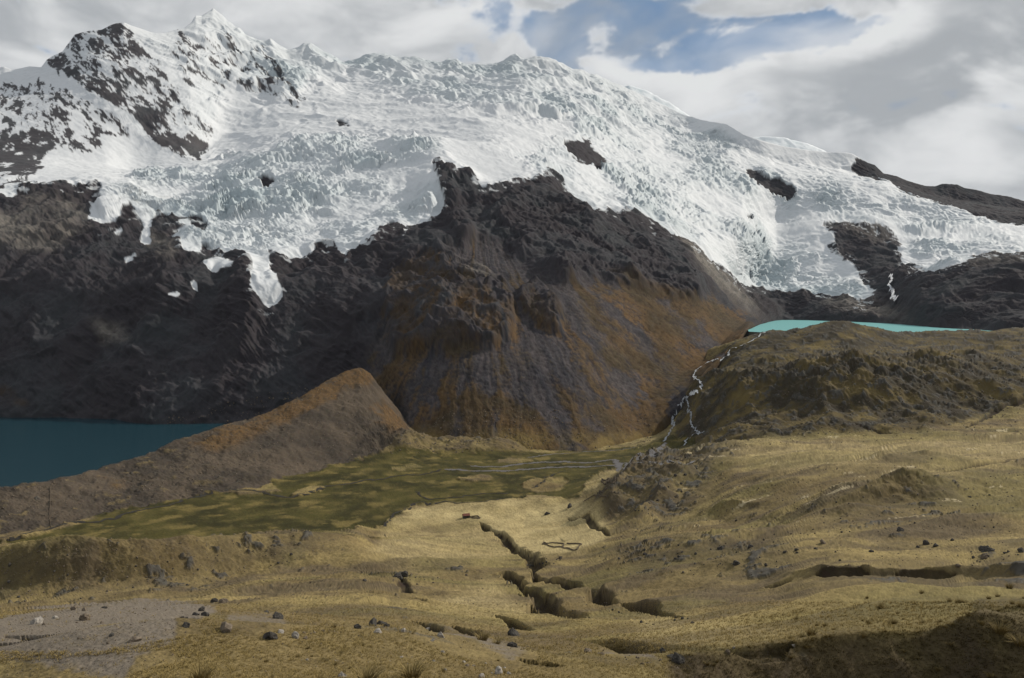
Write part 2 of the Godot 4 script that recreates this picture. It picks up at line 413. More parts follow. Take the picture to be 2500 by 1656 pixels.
const SCREE := [[1.0, [1165, 590, 1120, 600, 1000, 690, 900, 860, 920, 1120, 1250, 1130, 1600, 1100, 1900, 850, 1860, 770, 1740, 720, 1560, 695, 1440, 685, 1330, 690, 1230, 610]]]
const RUST := [[0.85, [960, 660, 1060, 640, 1130, 680, 1250, 760, 1250, 850, 1140, 860, 1000, 890, 950, 780]], [0.66, [1380, 690, 1560, 700, 1740, 730, 1880, 800, 1800, 880, 1680, 960, 1560, 1080, 1430, 1060, 1560, 930, 1480, 800]], [0.7, [960, 1010, 1100, 960, 1250, 960, 1330, 1010, 1460, 1030, 1600, 1040, 1560, 1110, 930, 1130]], [0.75, [1250, 740, 1370, 760, 1380, 850, 1300, 800]], [0.35, [880, 880, 1000, 860, 1040, 1000, 960, 1040]], [0.5, [-100, 930, 40, 940, 110, 990, 60, 1015, -100, 1010]]]
const PALE_ROCK := [[0.9, [1160, 590, 1180, 600, 1235, 650, 1250, 680, 1262, 700, 1240, 690, 1200, 640]], [0.7, [1120, 650, 1200, 650, 1230, 700, 1150, 700]], [0.6, [-100, 560, 40, 530, 120, 560, 160, 600, 90, 620, 30, 610, -100, 620]], [0.5, [350, 560, 420, 590, 440, 650, 380, 640]], [0.5, [230, 790, 300, 800, 330, 840, 250, 840]], [0.35, [60, 490, 200, 490, 230, 540, 150, 600, 60, 560]], [0.8, [1650, 560, 1700, 600, 1740, 650, 1800, 710, 1860, 770, 1840, 772, 1790, 730, 1730, 680, 1690, 640]],
	[0.6, [1990, 740, 2100, 745, 2170, 760, 2230, 780, 2150, 785, 2040, 765]], [0.35, [2040, 545, 2160, 560, 2190, 600, 2100, 580]], [0.4, [2330, 630, 2500, 632, 2500, 660, 2400, 660]]]

const CALM := [[1.0, [-390, 440, 0, 430, 100, 445, 250, 448, 335, 424, 410, 411, 462, 398, 543, 394, 613, 370, 666, 354, 701, 344, 840, 344, 975, 338, 1074, 335, 1150, 346, 1230, 356, 1300, 372, 1420, 300, 1280, 290, 1120, 262, 980, 250, 880, 215, 820, 190, 760, 200, 720, 250, 640, 250, 570, 210, 530, 310, 500, 380, 440, 400, 380, 385, 340, 330, 240, 260, 190, 215, 100, 190, 0, 190, -390, 190]], [0.85, [1080, 345, 1160, 352, 1290, 400, 1300, 440, 1220, 460, 1170, 450, 1110, 400]], [0.8, [850, 180, 1000, 240, 1000, 262, 900, 260, 840, 220]], [0.8, [1750, 300, 1900, 345, 2090, 372, 2120, 400, 2000, 400, 1850, 370]]]
const BROKEN := [[1.0, [335, 428, 462, 402, 613, 374, 700, 350, 980, 345, 1060, 345, 1060, 420, 1085, 500, 1000, 555, 900, 620, 600, 660, 420, 600, 330, 510, 240, 480]], [0.85, [1280, 380, 1500, 400, 1700, 470, 1900, 560, 2050, 620, 2150, 760, 1800, 720, 1700, 590, 1430, 510]], [0.6, [1400, 180, 1600, 250, 1800, 340, 1950, 430, 1950, 560, 1750, 480, 1550, 380, 1430, 330, 1300, 280, 1250, 200]], [0.55, [700, 110, 1240, 140, 1420, 280, 1100, 250, 900, 190, 760, 180]], [0.75, [1950, 420, 2150, 470, 2450, 570, 2500, 625, 2250, 660, 2180, 560, 2000, 530]], [0.5, [600, 100, 700, 130, 860, 260, 860, 320, 760, 290, 640, 200]]]

var far_land := Sheet.new()
var calm_map: PackedByteArray
var broken_map: PackedByteArray
var ice_map: PackedByteArray
var ice_soft_map: PackedByteArray
var speckle_map: PackedByteArray
var crag_map: PackedByteArray
var scree_map: PackedByteArray
var rust_map: PackedByteArray
var pale_rock_map: PackedByteArray

func build_far() -> void:
	var layers := [[1.0, ICE]]
	for p in BARE_IN_ICE:
		layers.append([0.0, p])
	for p in ICE_PATCHES:
		layers.append([1.0, p])
	ice_map = cover_map(layers, 2.6)
	ice_soft_map = cover_map([[1.0, ICE]], 12.0)
	speckle_map = cover_map(SPECKLED, 3.0)
	crag_map = cover_map(CRAGS, 3.0)
	calm_map = cover_map(CALM, 6.0)
	broken_map = cover_map(BROKEN, 9.0)
	scree_map = cover_map(SCREE, 5.0)
	rust_map = cover_map(RUST, 7.0)
	pale_rock_map = cover_map(PALE_ROCK, 5.0)
	var s := far_land
	s.cols = make_columns(2.35, 8.0)
	var shoulder := []
	for i in 83:
		var at := -380.0 + 40.0 * i
		var sum := Vector2.ZERO
		var weight := 0.0
		for k in range(-6, 7):
			var g := exp(-0.06 * k * k)
			sum += along(SKYLINE, at + k * 16.0, true) * g
			weight += g
		sum /= weight
		var high := along(FAR_HIGH, at)
		shoulder.append_array([at, minf(sum.x + 46.0, high.x - 20.0), lerpf(high.y, sum.y, 0.80)])
	loft(s, [["height", FAR_FOOT], ["height", FAR_SHORE], ["line", FAR_LOW], ["line", FAR_MIDDLE], ["line", FAR_BROW], ["line", FAR_BENCH], ["line", FAR_TONGUE], ["line", FAR_HOLLOW], ["line", FAR_HIGH], ["line", shoulder], ["skyline", SKYLINE], ["height", FAR_BEHIND]],
		[6, 80, 68, 72, 44, 74, 14, 56, 76, 30, 6], 4)
	var rock_big := noise(1.0 / 330.0, 5, 21, true)
	var rock_mid := noise(1.0 / 95.0, 6, 22, true, FastNoiseLite.TYPE_SIMPLEX_SMOOTH, 0.58)
	var rock_fine := noise(1.0 / 34.0, 5, 23, false, FastNoiseLite.TYPE_SIMPLEX_SMOOTH, 0.68)
	var warp := noise(1.0 / 160.0, 3, 24)
	var billow := noise(1.0 / 330.0, 4, 25, true)
	var mood := noise(1.0 / 420.0, 3, 33)
	var serac := noise(1.0 / 120.0, 6, 26, true, FastNoiseLite.TYPE_SIMPLEX_SMOOTH, 0.60)
	var edge := noise(1.0 / 60.0, 5, 27, false, FastNoiseLite.TYPE_SIMPLEX_SMOOTH, 0.6)
	var speck := noise(1.0 / 48.0, 5, 28, false, FastNoiseLite.TYPE_SIMPLEX_SMOOTH, 0.62)
	var patch := noise(1.0 / 190.0, 4, 29)
	var streak := noise(1.0, 4, 30)
	var grain := noise(1.0 / 10.0, 3, 31, false, FastNoiseLite.TYPE_SIMPLEX_SMOOTH, 0.7)
	var nr := s.rows
	var done := []
	done.resize(s.cols.size())
	var task := WorkerThreadPool.add_group_task(func(c: int) -> void:
		var px := s.cols[c]
		var out := PackedVector3Array()
		var tint := PackedColorArray()
		var kind := PackedByteArray()
		out.resize(nr)
		tint.resize(nr)
		kind.resize(nr)
		var b: PackedVector2Array = s.base[c]
		var a := (px - MIDDLE) / FOCAL
		for r in nr:
			var d := b[r].x
			var p := Vector3(a * d, b[r].y, -d)
			var py := LEVEL - (p.y - EYE) / d * FOCAL
			var behind := r >= nr - 6
			# outward: against the fall of the slope
			var q0 := b[maxi(r - 3, 0)]
			var q1 := b[mini(r + 3, nr - 1)]
			var slope := Vector2(q1.x - q0.x, q1.y - q0.y).normalized()
			var outward := Vector3(0, maxf(slope.x, 0.25), maxf(slope.y, -0.2)).normalized()
			var w := p + Vector3(warp.get_noise_3dv(p), warp.get_noise_3dv(p + Vector3(500, 0, 0)), warp.get_noise_3dv(p + Vector3(0, 0, 900))) * 45.0
			var e := edge.get_noise_3dv(p * Vector3(1.0, 1.3, 0.6))
			var ice := look(ice_map, px + 9.0 * e, py + 11.0 * e)
			var soft := look(ice_soft_map, px + 9.0 * e, py + 11.0 * e)
			var fleck := speck.get_noise_3dv(Vector3(p.x * 0.9 - p.y * 0.5, p.y * 2.2 + p.x * 0.7, p.z * 0.5))
			ice = smoothstep(0.44, 0.57, ice + 0.24 * e + 0.42 * fleck)
			if behind:
				ice = 1.0
			var spk := look(speckle_map, px + 8.0 * e, py + 8.0 * e)
			# rock shows through in streaks that run down to the right
			var diag := Vector3(p.x * 0.75 - p.y * 0.75, (p.x + p.y) * 1.5, p.z * 0.35)
			var sp := speck.get_noise_3dv(Vector3(diag.x * 0.42, diag.y * 0.8, diag.z))
			sp += 0.45 * speck.get_noise_3dv(Vector3(diag.x * 1.3, diag.y * 2.6, diag.z * 2.0) + Vector3(300, 0, 0))
			var show := smoothstep(-0.08, 0.08, sp * 0.95 + (spk - 0.5) * 0.85 - 0.03) * smoothstep(0.04, 0.22, spk)
			var dust := smoothstep(0.17, 0.27, fleck + (soft - 0.5) * 0.60 + 0.05) * smoothstep(0.05, 0.30, soft) * smoothstep(0.95, 0.6, soft)
			var white := maxf(ice * (1.0 - show), dust * (1.0 - ice) * 0.85)
			var crag := look(crag_map, px, py)
			var scree := look(scree_map, px + 10.0 * e, py + 10.0 * e) * (1.0 - ice)
			var smooth_scree := scree * (1.0 - crag)
			# relief
			var rb := rock_big.get_noise_3dv(w * Vector3(1, 0.75, 0.8))
			var rm := rock_mid.get_noise_3dv(Vector3(w.x + w.y * 0.5, w.y * 1.25 - w.x * 0.35, w.z * 0.7))
			var rf := rock_fine.get_noise_3dv(p)
			var bed := p.y * 0.85 + p.x * 0.38 + warp.get_noise_3dv(p * 0.5) * 34.0
			var strata := streak.get_noise_2d(bed / 13.0, p.x * 0.007)
			var h_rock := (rm * 5.5 + rf * 3.4 + strata * 4.0 * clampf(0.6 + 2.0 * patch.get_noise_3dv(p), 0.0, 1.4)) * (1.0 - 0.94 * smooth_scree) * lerpf(1.0, 0.75, scree * crag) * (1.0 - 0.4 * ice)
			h_rock += crag * (11.0 + 8.0 * rm + 3.0 * rf) + spk * ice * (10.0 + 10.0 * rm + 6.0 * rf)
			var upper := smoothstep(380.0, 300.0, py) * smoothstep(1750.0, 1350.0, px) * smoothstep(420.0, 620.0, px)
			var flow := Vector3(w.x * 0.50 + w.y * 0.45, w.y * 1.15 - w.x * 0.45, w.z * 0.80)
			var bl := billow.get_noise_3dv(flow)
			var sr := serac.get_noise_3dv(Vector3(flow.x * 0.75, flow.y * 1.5, flow.z))
			var crev := serac.get_noise_3dv(Vector3(flow.x * 0.6 + 900.0, flow.y * 2.4, flow.z * 2.0))
			var calm := clampf(look(calm_map, px + 20.0 * e, py + 14.0 * e), 0.0, 1.0)
			var md := mood.get_noise_3dv(w)
			var rough := (0.16 + 0.95 * look(broken_map, px + 30.0 * e, py + 20.0 * e)) * clampf(0.85 + 1.9 * md, 0.2, 1.7) * (1.0 - 0.75 * calm)
			var h_ice := bl * (14.0 + 32.0 * upper) * (1.0 - 0.6 * calm) + (sr * 17.0 + crev * 15.0) * rough + rf * 2.2 * rough + edge.get_noise_3dv(p * 1.7) * 1.6
			var near_top := clampf((r - (nr - 30)) / 24.0, 0.0, 1.0)
			var h := rb * 30.0 * (1.0 - smoothstep(0.5, 1.0, soft)) * (1.0 - 0.94 * smooth_scree) + lerpf(h_rock, h_ice * smoothstep(0.52, 0.92, soft) + 0.6, ice) * (1.0 - 0.7 * near_top)
			# fall lines of the scree fan out from the head of the slope
			var fan := atan2(px - 1165.0, py - 500.0)
			var reach := Vector2(px - 1165.0, py - 500.0).length()
			var st := streak.get_noise_2d(fan * 15.0 + 0.55 * e, reach * 0.0045)
			var st2 := streak.get_noise_2d(fan * 48.0 + 40.0 + 1.2 * e, reach * 0.012)
			var st0 := streak.get_noise_2d(fan * 6.0 + 0.3 * e + 200.0, reach * 0.0022)
			var st3 := streak.get_noise_2d(fan * 130.0 + 90.0 + 2.0 * e, reach * 0.03)
			h += smooth_scree * (st2 * 0.3 + st * 1.8 + rf * 1.4 + grain.get_noise_3dv(p) * 0.9)
			if r < 8:
				h *= r / 8.0
			out[r] = p + outward * h
			# colour of what lies there
			var g := grain.get_noise_3dv(p)
			var pt := patch.get_noise_3dv(w)
			var rock := Color(0.026, 0.025, 0.0285).lerp(Color(0.070, 0.066, 0.072), clampf(0.42 + rm * 0.40 + g * 0.55 + rf * 0.7 + strata * 0.5, 0.0, 1.0))
			rock = rock.lerp(Color(0.037, 0.033, 0.036), clampf(0.5 + pt * 1.2, 0.0, 1.0))
			rock = rock.lerp(Color(0.040, 0.043, 0.046), clampf(-pt * 1.4 + 0.1, 0.0, 0.8))
			var pale := look(pale_rock_map, px + 14.0 * e, py + 14.0 * e)
			rock = rock.lerp(Color(0.21, 0.19, 0.165), clampf(pale * (0.45 + 0.9 * rm + 0.7 * g), 0.0, 0.8))
			var rust := maxf(look(rust_map, px + 30.0 * e + 34.0 * st, py + 26.0 * st + 20.0 * e), 0.40 * scree * smoothstep(640.0, 760.0, py))
			var stones := Color(0.064, 0.056, 0.056).lerp(Color(0.038, 0.037, 0.042), clampf(0.5 + st * 1.3, 0.0, 1.0))
			var plants := Color(0.108, 0.064, 0.025).lerp(Color(0.060, 0.044, 0.023), clampf(0.5 + pt * 1.5 + g * 0.4, 0.0, 1.0))
			var grown := smoothstep(0.30, 0.72, rust + 0.72 * st0 + 0.26 * st + 0.12 * st2 + 0.30 * g + 0.24 * e + 0.35 * pt)
			var slope_col := stones.lerp(plants, grown * (0.88 - 0.3 * absf(g))) * (1.0 + 0.26 * st2 + 0.6 * g + 0.30 * st3 + 0.3 * rf)
			slope_col = slope_col.lerp(rock, crag * clampf(0.22 + 1.0 * rm + 0.6 * rf, 0.0, 1.0))
			var ground := rock.lerp(slope_col, scree)
			ground = ground.lerp(plants, clampf((1.0 - scree) * smoothstep(0.4, 0.7, rust + 0.3 * e) * 0.35, 0.0, 1.0))
			# low, at the foot of the scree: yellow grass
			ground = ground.lerp(Color(0.17, 0.125, 0.05), scree * smoothstep(1035.0, 1090.0, py + 20.0 * e) * clampf(0.55 + e * 1.2, 0.0, 0.9))
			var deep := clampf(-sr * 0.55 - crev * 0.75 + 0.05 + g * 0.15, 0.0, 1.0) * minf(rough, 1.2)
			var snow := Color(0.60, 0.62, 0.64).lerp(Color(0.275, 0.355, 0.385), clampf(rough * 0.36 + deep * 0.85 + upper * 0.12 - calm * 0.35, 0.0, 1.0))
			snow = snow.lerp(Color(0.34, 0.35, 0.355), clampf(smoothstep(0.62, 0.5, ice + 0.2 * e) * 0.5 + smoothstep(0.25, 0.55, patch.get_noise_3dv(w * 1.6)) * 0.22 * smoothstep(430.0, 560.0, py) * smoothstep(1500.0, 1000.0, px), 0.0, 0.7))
			snow = snow * (1.0 + g * 0.05)
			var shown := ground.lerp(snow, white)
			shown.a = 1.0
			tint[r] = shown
			var base_ice := look(ice_map, px, py)
			var k := 0
			if base_ice > 0.5 or behind:
				k = 1
			elif px > 1990.0 and py < 800.0 and py > 590.0:
				k = 3
			elif look(scree_map, px, py) > 0.5:
				k = 2
			if look(speckle_map, px, py) > 0.3 and py < 440.0:
				k = 4
			kind[r] = k
		done[c] = [out, tint, kind]
	, s.cols.size(), -1, true)
	WorkerThreadPool.wait_for_group_task_completion(task)
	for q in done:
		s.pos.append_array(q[0])
		s.col.append_array(q[1])
		s.reg.append_array(q[2])
	find_normals(s)
	var made := region_meshes(s, 5)
	var rock_mat := land_material(0.95, 1.0 / 14.0, 60.0, 41)
	var ice_mat := land_material(0.75, 1.0 / 16.0, 35.0, 42)
	ice_mat.metallic_specular = 0.4
	var about := [["mountain", "dark rock walls and buttresses below the ice", "mountain", rock_mat], ["glacier", "white and pale blue crevassed ice covering the long mountain", "glacier", ice_mat], ["scree_slope", "rust and grey scree pyramid streaked down to the valley floor", "scree slope", rock_mat],
		["rock_hill", "grey rounded rock hill and slabs behind the turquoise lake", "rock hill", rock_mat], ["rock_peak", "jagged snow-dusted dark rock peaks at the top left of the range", "peak", ice_mat]]
	for k in 5:
		if made[k] != null:
			tag(put(about[k][0], shape_of(made[k]), about[k][3]), about[k][1], about[k][2], "", "structure")
	build_farthest(ice_mat)

const FARTHEST_TOP := [1400, 320, 5600, 1480, 225, 5600, 1535, 203, 5600, 1574, 215, 5600, 1609, 233, 5600, 1644, 252, 5600, 1700, 292, 5600, 1800, 335, 5600, 1858, 330, 5600, 1890, 329, 5600, 1932, 336, 5600, 1971, 347, 5600, 2020, 368, 5600, 2080, 400, 5600, 2200, 470, 5600]
func build_farthest(mat: Material) -> void:
	var s := Sheet.new()
	var px := 1400.0
	while px < 2200.0:
		s.cols.append(px)
		px += 4.0
	var low := []
	var back := []
	for i in range(0, FARTHEST_TOP.size(), 3):
		low.append_array([FARTHEST_TOP[i], FARTHEST_TOP[i + 1] + 140, 5150])
		back.append_array([FARTHEST_TOP[i], FARTHEST_TOP[i + 1] + 120, 6100])
	loft(s, [["line", low], ["skyline", FARTHEST_TOP], ["line", back]], [46, 8], 2)
	var n := noise(1.0 / 120.0, 5, 51, true)
	for c in s.cols.size():
		var b: PackedVector2Array = s.base[c]
		for r in s.rows:
			var p := Vector3((s.cols[c] - MIDDLE) / FOCAL * b[r].x, b[r].y, -b[r].x)
			var v := n.get_noise_3dv(p)
			s.pos.append(p + Vector3(0, v * 9.0, 0))
			s.col.append(Color(0.74, 0.78, 0.80).lerp(Color(0.50, 0.58, 0.62), clampf(0.4 - v, 0, 1)))
			s.reg.append(0)
	find_normals(s)
	tag(put("far_ridge", shape_of(region_meshes(s, 1)[0]), mat), "pale icy ridge showing just over the right skyline", "ridge", "", "structure")

func land_material(rough: float, per_metre: float, relief: float, s: int) -> StandardMaterial3D:
	var m := StandardMaterial3D.new()
	m.vertex_color_use_as_albedo = true
	m.roughness = rough
	m.metallic_specular = 0.2
	m.uv1_triplanar = true
	m.uv1_world_triplanar = true
	m.uv1_scale = Vector3.ONE * per_metre
	var t := NoiseTexture2D.new()
	t.width = 512
	t.height = 512
	t.seamless = true
	t.generate_mipmaps = false
	t.noise = noise(0.012, 6, s, false, FastNoiseLite.TYPE_SIMPLEX_SMOOTH, 0.6)
	m.heightmap_enabled = true
	m.heightmap_texture = t
	m.heightmap_scale = relief
	return m

# ---------------------------------------------------------------- the near slopes, the valley floor, the moraine and the hills
const NEAR_FEET := [-380, 188, 7, 2880, 188, 7]
const NEAR_BOTTOM := [-380, 1700, 34, 0, 1700, 30, 500, 1700, 21, 1000, 1700, 21, 1250, 1700, 24, 1500, 1695, 32, 1700, 1680, 40, 1900, 1680, 42.5, 2100, 1682, 43, 2500, 1690, 41, 2880, 1690, 40]
const NEAR_RIM := [-380, 1615, 38, 0, 1605, 38, 300, 1580, 40, 600, 1570, 45, 900, 1560, 60, 1200, 1600, 50, 1500, 1608, 45, 1700, 1592, 43.2, 1900, 1562, 44.8, 2100, 1535, 45.6, 2240, 1532, 45.5, 2500, 1500, 45, 2880, 1490, 44]
const NEAR_SHELF := [-380, 1510, 85, 0, 1500, 85, 250, 1482, 90, 480, 1482, 92, 620, 1500, 90, 900, 1510, 100, 1200, 1545, 95, 1500, 1572, 72, 1800, 1547, 62, 2100, 1515, 60, 2500, 1480, 60, 2880, 1470, 58]
const NEAR_DIP := [-380, 1530, 130, 0, 1520, 130, 300, 1510, 132, 600, 1505, 125, 900, 1490, 130, 1200, 1520, 130, 1500, 1550, 96, 1800, 1520, 85, 2100, 1480, 85, 2500, 1460, 82, 2880, 1450, 80]
const NEAR_BOWL := [-380, 1500, 240, 0, 1495, 240, 300, 1478, 250, 600, 1460, 265, 900, 1440, 260, 1200, 1480, 190, 1500, 1512, 140, 1800, 1490, 125, 2000, 1465, 128, 2100, 1445, 132, 2500, 1440, 118, 2880, 1430, 115]
const NEAR_FOOT := [-380, 1485, 345, 0, 1475, 345, 300, 1455, 350, 500, 1430, 365, 700, 1400, 385, 900, 1390, 380, 1200, 1420, 330, 1500, 1450, 230, 1800, 1440, 180, 2000, 1418, 167, 2100, 1410, 165, 2300, 1408, 163, 2500, 1410, 146, 2880, 1405, 140]
const NEAR_KNOLL := [-380, 1362, 360, 0, 1354, 362, 150, 1349, 363, 300, 1344, 366, 500, 1326, 386, 700, 1312, 412, 850, 1312, 440, 950, 1320, 520, 1200, 1340, 540, 1350, 1350, 480, 1500, 1370, 330, 1800, 1382, 230, 2000, 1386, 170, 2100, 1383, 166.5, 2330, 1382, 164.6, 2500, 1386, 147.5, 2880, 1380, 142]
const NEAR_FLOOR := [-380, 1348, 640, 0, 1343, 650, 300, 1340, 654, 500, 1312, 686, 700, 1300, 700, 850, 1295, 706, 950, 1310, 680, 1200, 1290, 690, 1350, 1290, 680, 1500, 1290, 600, 1650, 1270, 560, 1800, 1290, 420, 2100, 1290, 290, 2500, 1280, 260, 2880, 1270, 250]
const NEAR_TOE := [-380, 1325, 670, 0, 1308, 692, 130, 1286, 718, 317, 1238, 788, 590, 1193, 865, 930, 1110, 1055, 1200, 1110, 1058, 1450, 1108, 1062, 1550, 1092, 1105, 1650, 1082, 1080, 1800, 1080, 850, 2100, 1075, 780, 2500, 1060, 750, 2880, 1050, 740]
const NEAR_CREST := [-380, 1205, 770, 0, 1190, 790, 130, 1172, 820, 300, 1125, 920, 500, 1050, 1020, 640, 1008, 1090, 760, 950, 1160, 840, 906, 1222, 872, 894, 1240, 900, 905, 1243, 930, 945, 1235, 965, 990, 1218, 1010, 1045, 1200, 1060, 1076, 1180, 1200, 1076, 1185, 1450, 1076, 1190, 1600, 1068, 1215, 1650, 1050, 1230, 1700, 1040, 1200, 1800, 1030, 1050, 2100, 1030, 930, 2500, 1020, 900, 2880, 1010, 880]
const NEAR_BACK := [-380, -18, 870, 0, -18, 890, 300, -18, 1020, 500, -18, 1130, 640, -18, 1210, 760, -12, 1300, 880, -10, 1400, 1000, -10, 1400, 1500, -8, 1420, 1600, 4, 1430, 1650, 20, 1431.5, 1700, 44, 1415.4, 1760, 78, 1347.1, 1820, 94, 1283.5, 1900, 95.8, 1236.2, 2100, 99.2, 1173.6, 2500, 102, 1120.4, 2880, 105.4, 1094.6]
const NEAR_BROW := [-380, -30, 1200, 880, -30, 1600, 1500, -30, 1650, 1600, 15, 1728.7, 1650, 55, 1693.3, 1700, 92, 1624.1, 1800, 133.3, 1513.2, 1860, 147.4, 1500, 1920, 153.5, 1500, 2034, 168.6, 1500, 2130, 156.5, 1500, 2230, 147.5, 1537.5, 2350, 150.5, 1537.5, 2500, 155.8, 1500, 2880, 159.5, 1500]
const NEAR_END := [-380, -40, 1500, 880, -40, 1900, 1500, -40, 1950, 1600, -17.3, 2025.1, 1700, 58, 1863.7, 1800, 106.9, 1746, 1860, 122, 1725, 2880, 122, 1725]

const MARSH := [-390, 1345, 0, 1332, 140, 1322, 350, 1332, 390, 1335, 500, 1327, 580, 1302, 700, 1302, 840, 1299, 936, 1290, 950, 1270, 1000, 1240, 1007, 1229, 1095, 1226, 1169, 1227, 1239, 1217, 1327, 1215, 1412, 1224, 1426, 1210, 1430, 1181, 1454, 1160, 1479, 1144, 1539, 1139, 1574, 1130, 1700, 1092, 1700, 1076, 1640, 1080, 1560, 1092, 1450, 1098, 1300, 1108, 1150, 1112, 1000, 1106, 930, 1110, 800, 1140, 590, 1195, 450, 1215, 317, 1240, 170, 1268, 100, 1292, 0, 1318, -390, 1340]
const DRY_IN_MARSH := [[-390, 1330, 0, 1305, 170, 1262, 260, 1262, 150, 1292, 60, 1318, -50, 1334], [1300, 1168, 1370, 1160, 1395, 1172, 1370, 1200, 1310, 1206, 1270, 1190], [560, 1186, 660, 1178, 690, 1200, 620, 1212, 560, 1206], [700, 1210, 760, 1186, 800, 1184, 780, 1202, 730, 1216], [1170, 1130, 1260, 1118, 1330, 1120, 1240, 1132], [1100, 1168, 1180, 1160, 1230, 1168, 1150, 1178], [940, 1142, 1010, 1132, 1040, 1140, 980, 1150]]
const MORAINE := [-390, 1330, 0, 1307, 130, 1287, 317, 1239, 590, 1194, 800, 1142, 930, 1109, 1010, 1070, 975, 985, 890, 870, 760, 930, 640, 990, 300, 1100, 0, 1165, -390, 1190]
const MORAINE_RUST := [[0.9, [640, 1010, 760, 950, 880, 885, 920, 930, 900, 950, 860, 930, 800, 980, 700, 1030, 600, 1060]], [0.7, [930, 960, 1010, 1050, 960, 1090, 930, 1060, 920, 1000]], [0.6, [480, 1060, 640, 1010, 700, 1030, 560, 1110, 470, 1110]], [0.45, [240, 1180, 320, 1160, 330, 1200, 260, 1210]]]
const PALE_GRASS := [[0.9, [943, 1289, 1010, 1229, 1095, 1225, 1239, 1219, 1412, 1226, 1468, 1270, 1493, 1305, 1415, 1351, 1327, 1365, 1274, 1351, 1179, 1273, 1045, 1280]], [0.7, [1426, 1222, 1440, 1178, 1485, 1146, 1610, 1136, 1570, 1165, 1500, 1215]], [0.55, [940, 1300, 1180, 1280, 1270, 1360, 1200, 1380, 1000, 1390, 900, 1360]], [0.45, [1560, 1500, 1740, 1520, 1930, 1530, 2100, 1510, 1900, 1550, 1700, 1578, 1560, 1570]], [0.5, [1200, 1410, 1260, 1470, 1330, 1500, 1200, 1510, 1050, 1480]], [0.4, [1440, 1060, 1560, 1100, 1700, 1130, 2000, 1160, 2300, 1160, 2520, 1120, 2520, 1060, 2250, 1070, 1900, 1080]]]
const GRAVEL := [[1.0, [-390, 1535, 0, 1516, 100, 1492, 250, 1478, 460, 1478, 540, 1492, 470, 1520, 500, 1545, 430, 1556, 350, 1570, 250, 1588, 0, 1592, -390, 1600]], [0.75, [-390, 1640, 0, 1622, 250, 1600, 420, 1588, 440, 1615, 330, 1640, 300, 1670, -390, 1680]], [0.5, [560, 1500, 690, 1500, 720, 1540, 620, 1550, 540, 1530]], [0.55, [1030, 1520, 1130, 1530, 1230, 1570, 1330, 1600, 1250, 1640, 1100, 1600, 1000, 1560]], [0.5, [1440, 1580, 1600, 1600, 1640, 1625, 1500, 1610]]]
const KNOLL := [[1.0, [-390, 1400, 0, 1390, 200, 1350, 380, 1332, 560, 1310, 720, 1295, 860, 1310, 800, 1340, 720, 1365, 640, 1390, 500, 1440, 300, 1465, 100, 1480, -390, 1490]], [0.7, [880, 1395, 960, 1390, 1010, 1420, 980, 1460, 1000, 1500, 960, 1490, 950, 1440, 890, 1430]], [0.6, [1080, 1380, 1160, 1390, 1160, 1410, 1060, 1410]]]
const HILLS := [1640, 1080, 1690, 990, 1720, 900, 1800, 830, 1900, 780, 2890, 780, 2890, 1000, 2500, 1000, 2400, 1030, 2250, 1055, 2050, 1062, 1850, 1068, 1700, 1095]
const SHADED_HILL := [[1.0, [1440, 1262, 1480, 1215, 1540, 1160, 1600, 1130, 1680, 1105, 1780, 1090, 1820, 1105, 1760, 1140, 1730, 1200, 1690, 1250, 1620, 1292, 1500, 1290]], [0.7, [1490, 1330, 1600, 1310, 1800, 1320, 1900, 1340, 1960, 1360, 1880, 1400, 1700, 1420, 1560, 1400, 1500, 1370]], [0.55, [1960, 1250, 2160, 1210, 2330, 1210, 2420, 1270, 2200, 1310, 2000, 1300]], [0.8, [1990, 1380, 2330, 1370, 2360, 1400, 2330, 1440, 2100, 1440, 2000, 1430]], [0.8, [2370, 1385, 2600, 1380, 2600, 1450, 2400, 1450]], [0.6, [2150, 1130, 2260, 1115, 2280, 1150, 2180, 1160]], [0.45, [2380, 1330, 2560, 1340, 2560, 1380, 2390, 1380]], [0.8, [1000, 1085, 1260, 1095, 1250, 1112, 940, 1112, 950, 1085]]]
const LOW_SHADED := [[1.0, [1640, 1600, 1760, 1592, 1900, 1575, 2100, 1550, 2240, 1548, 2330, 1530, 2400, 1490, 2890, 1470, 2890, 1720, 1640, 1720]]]

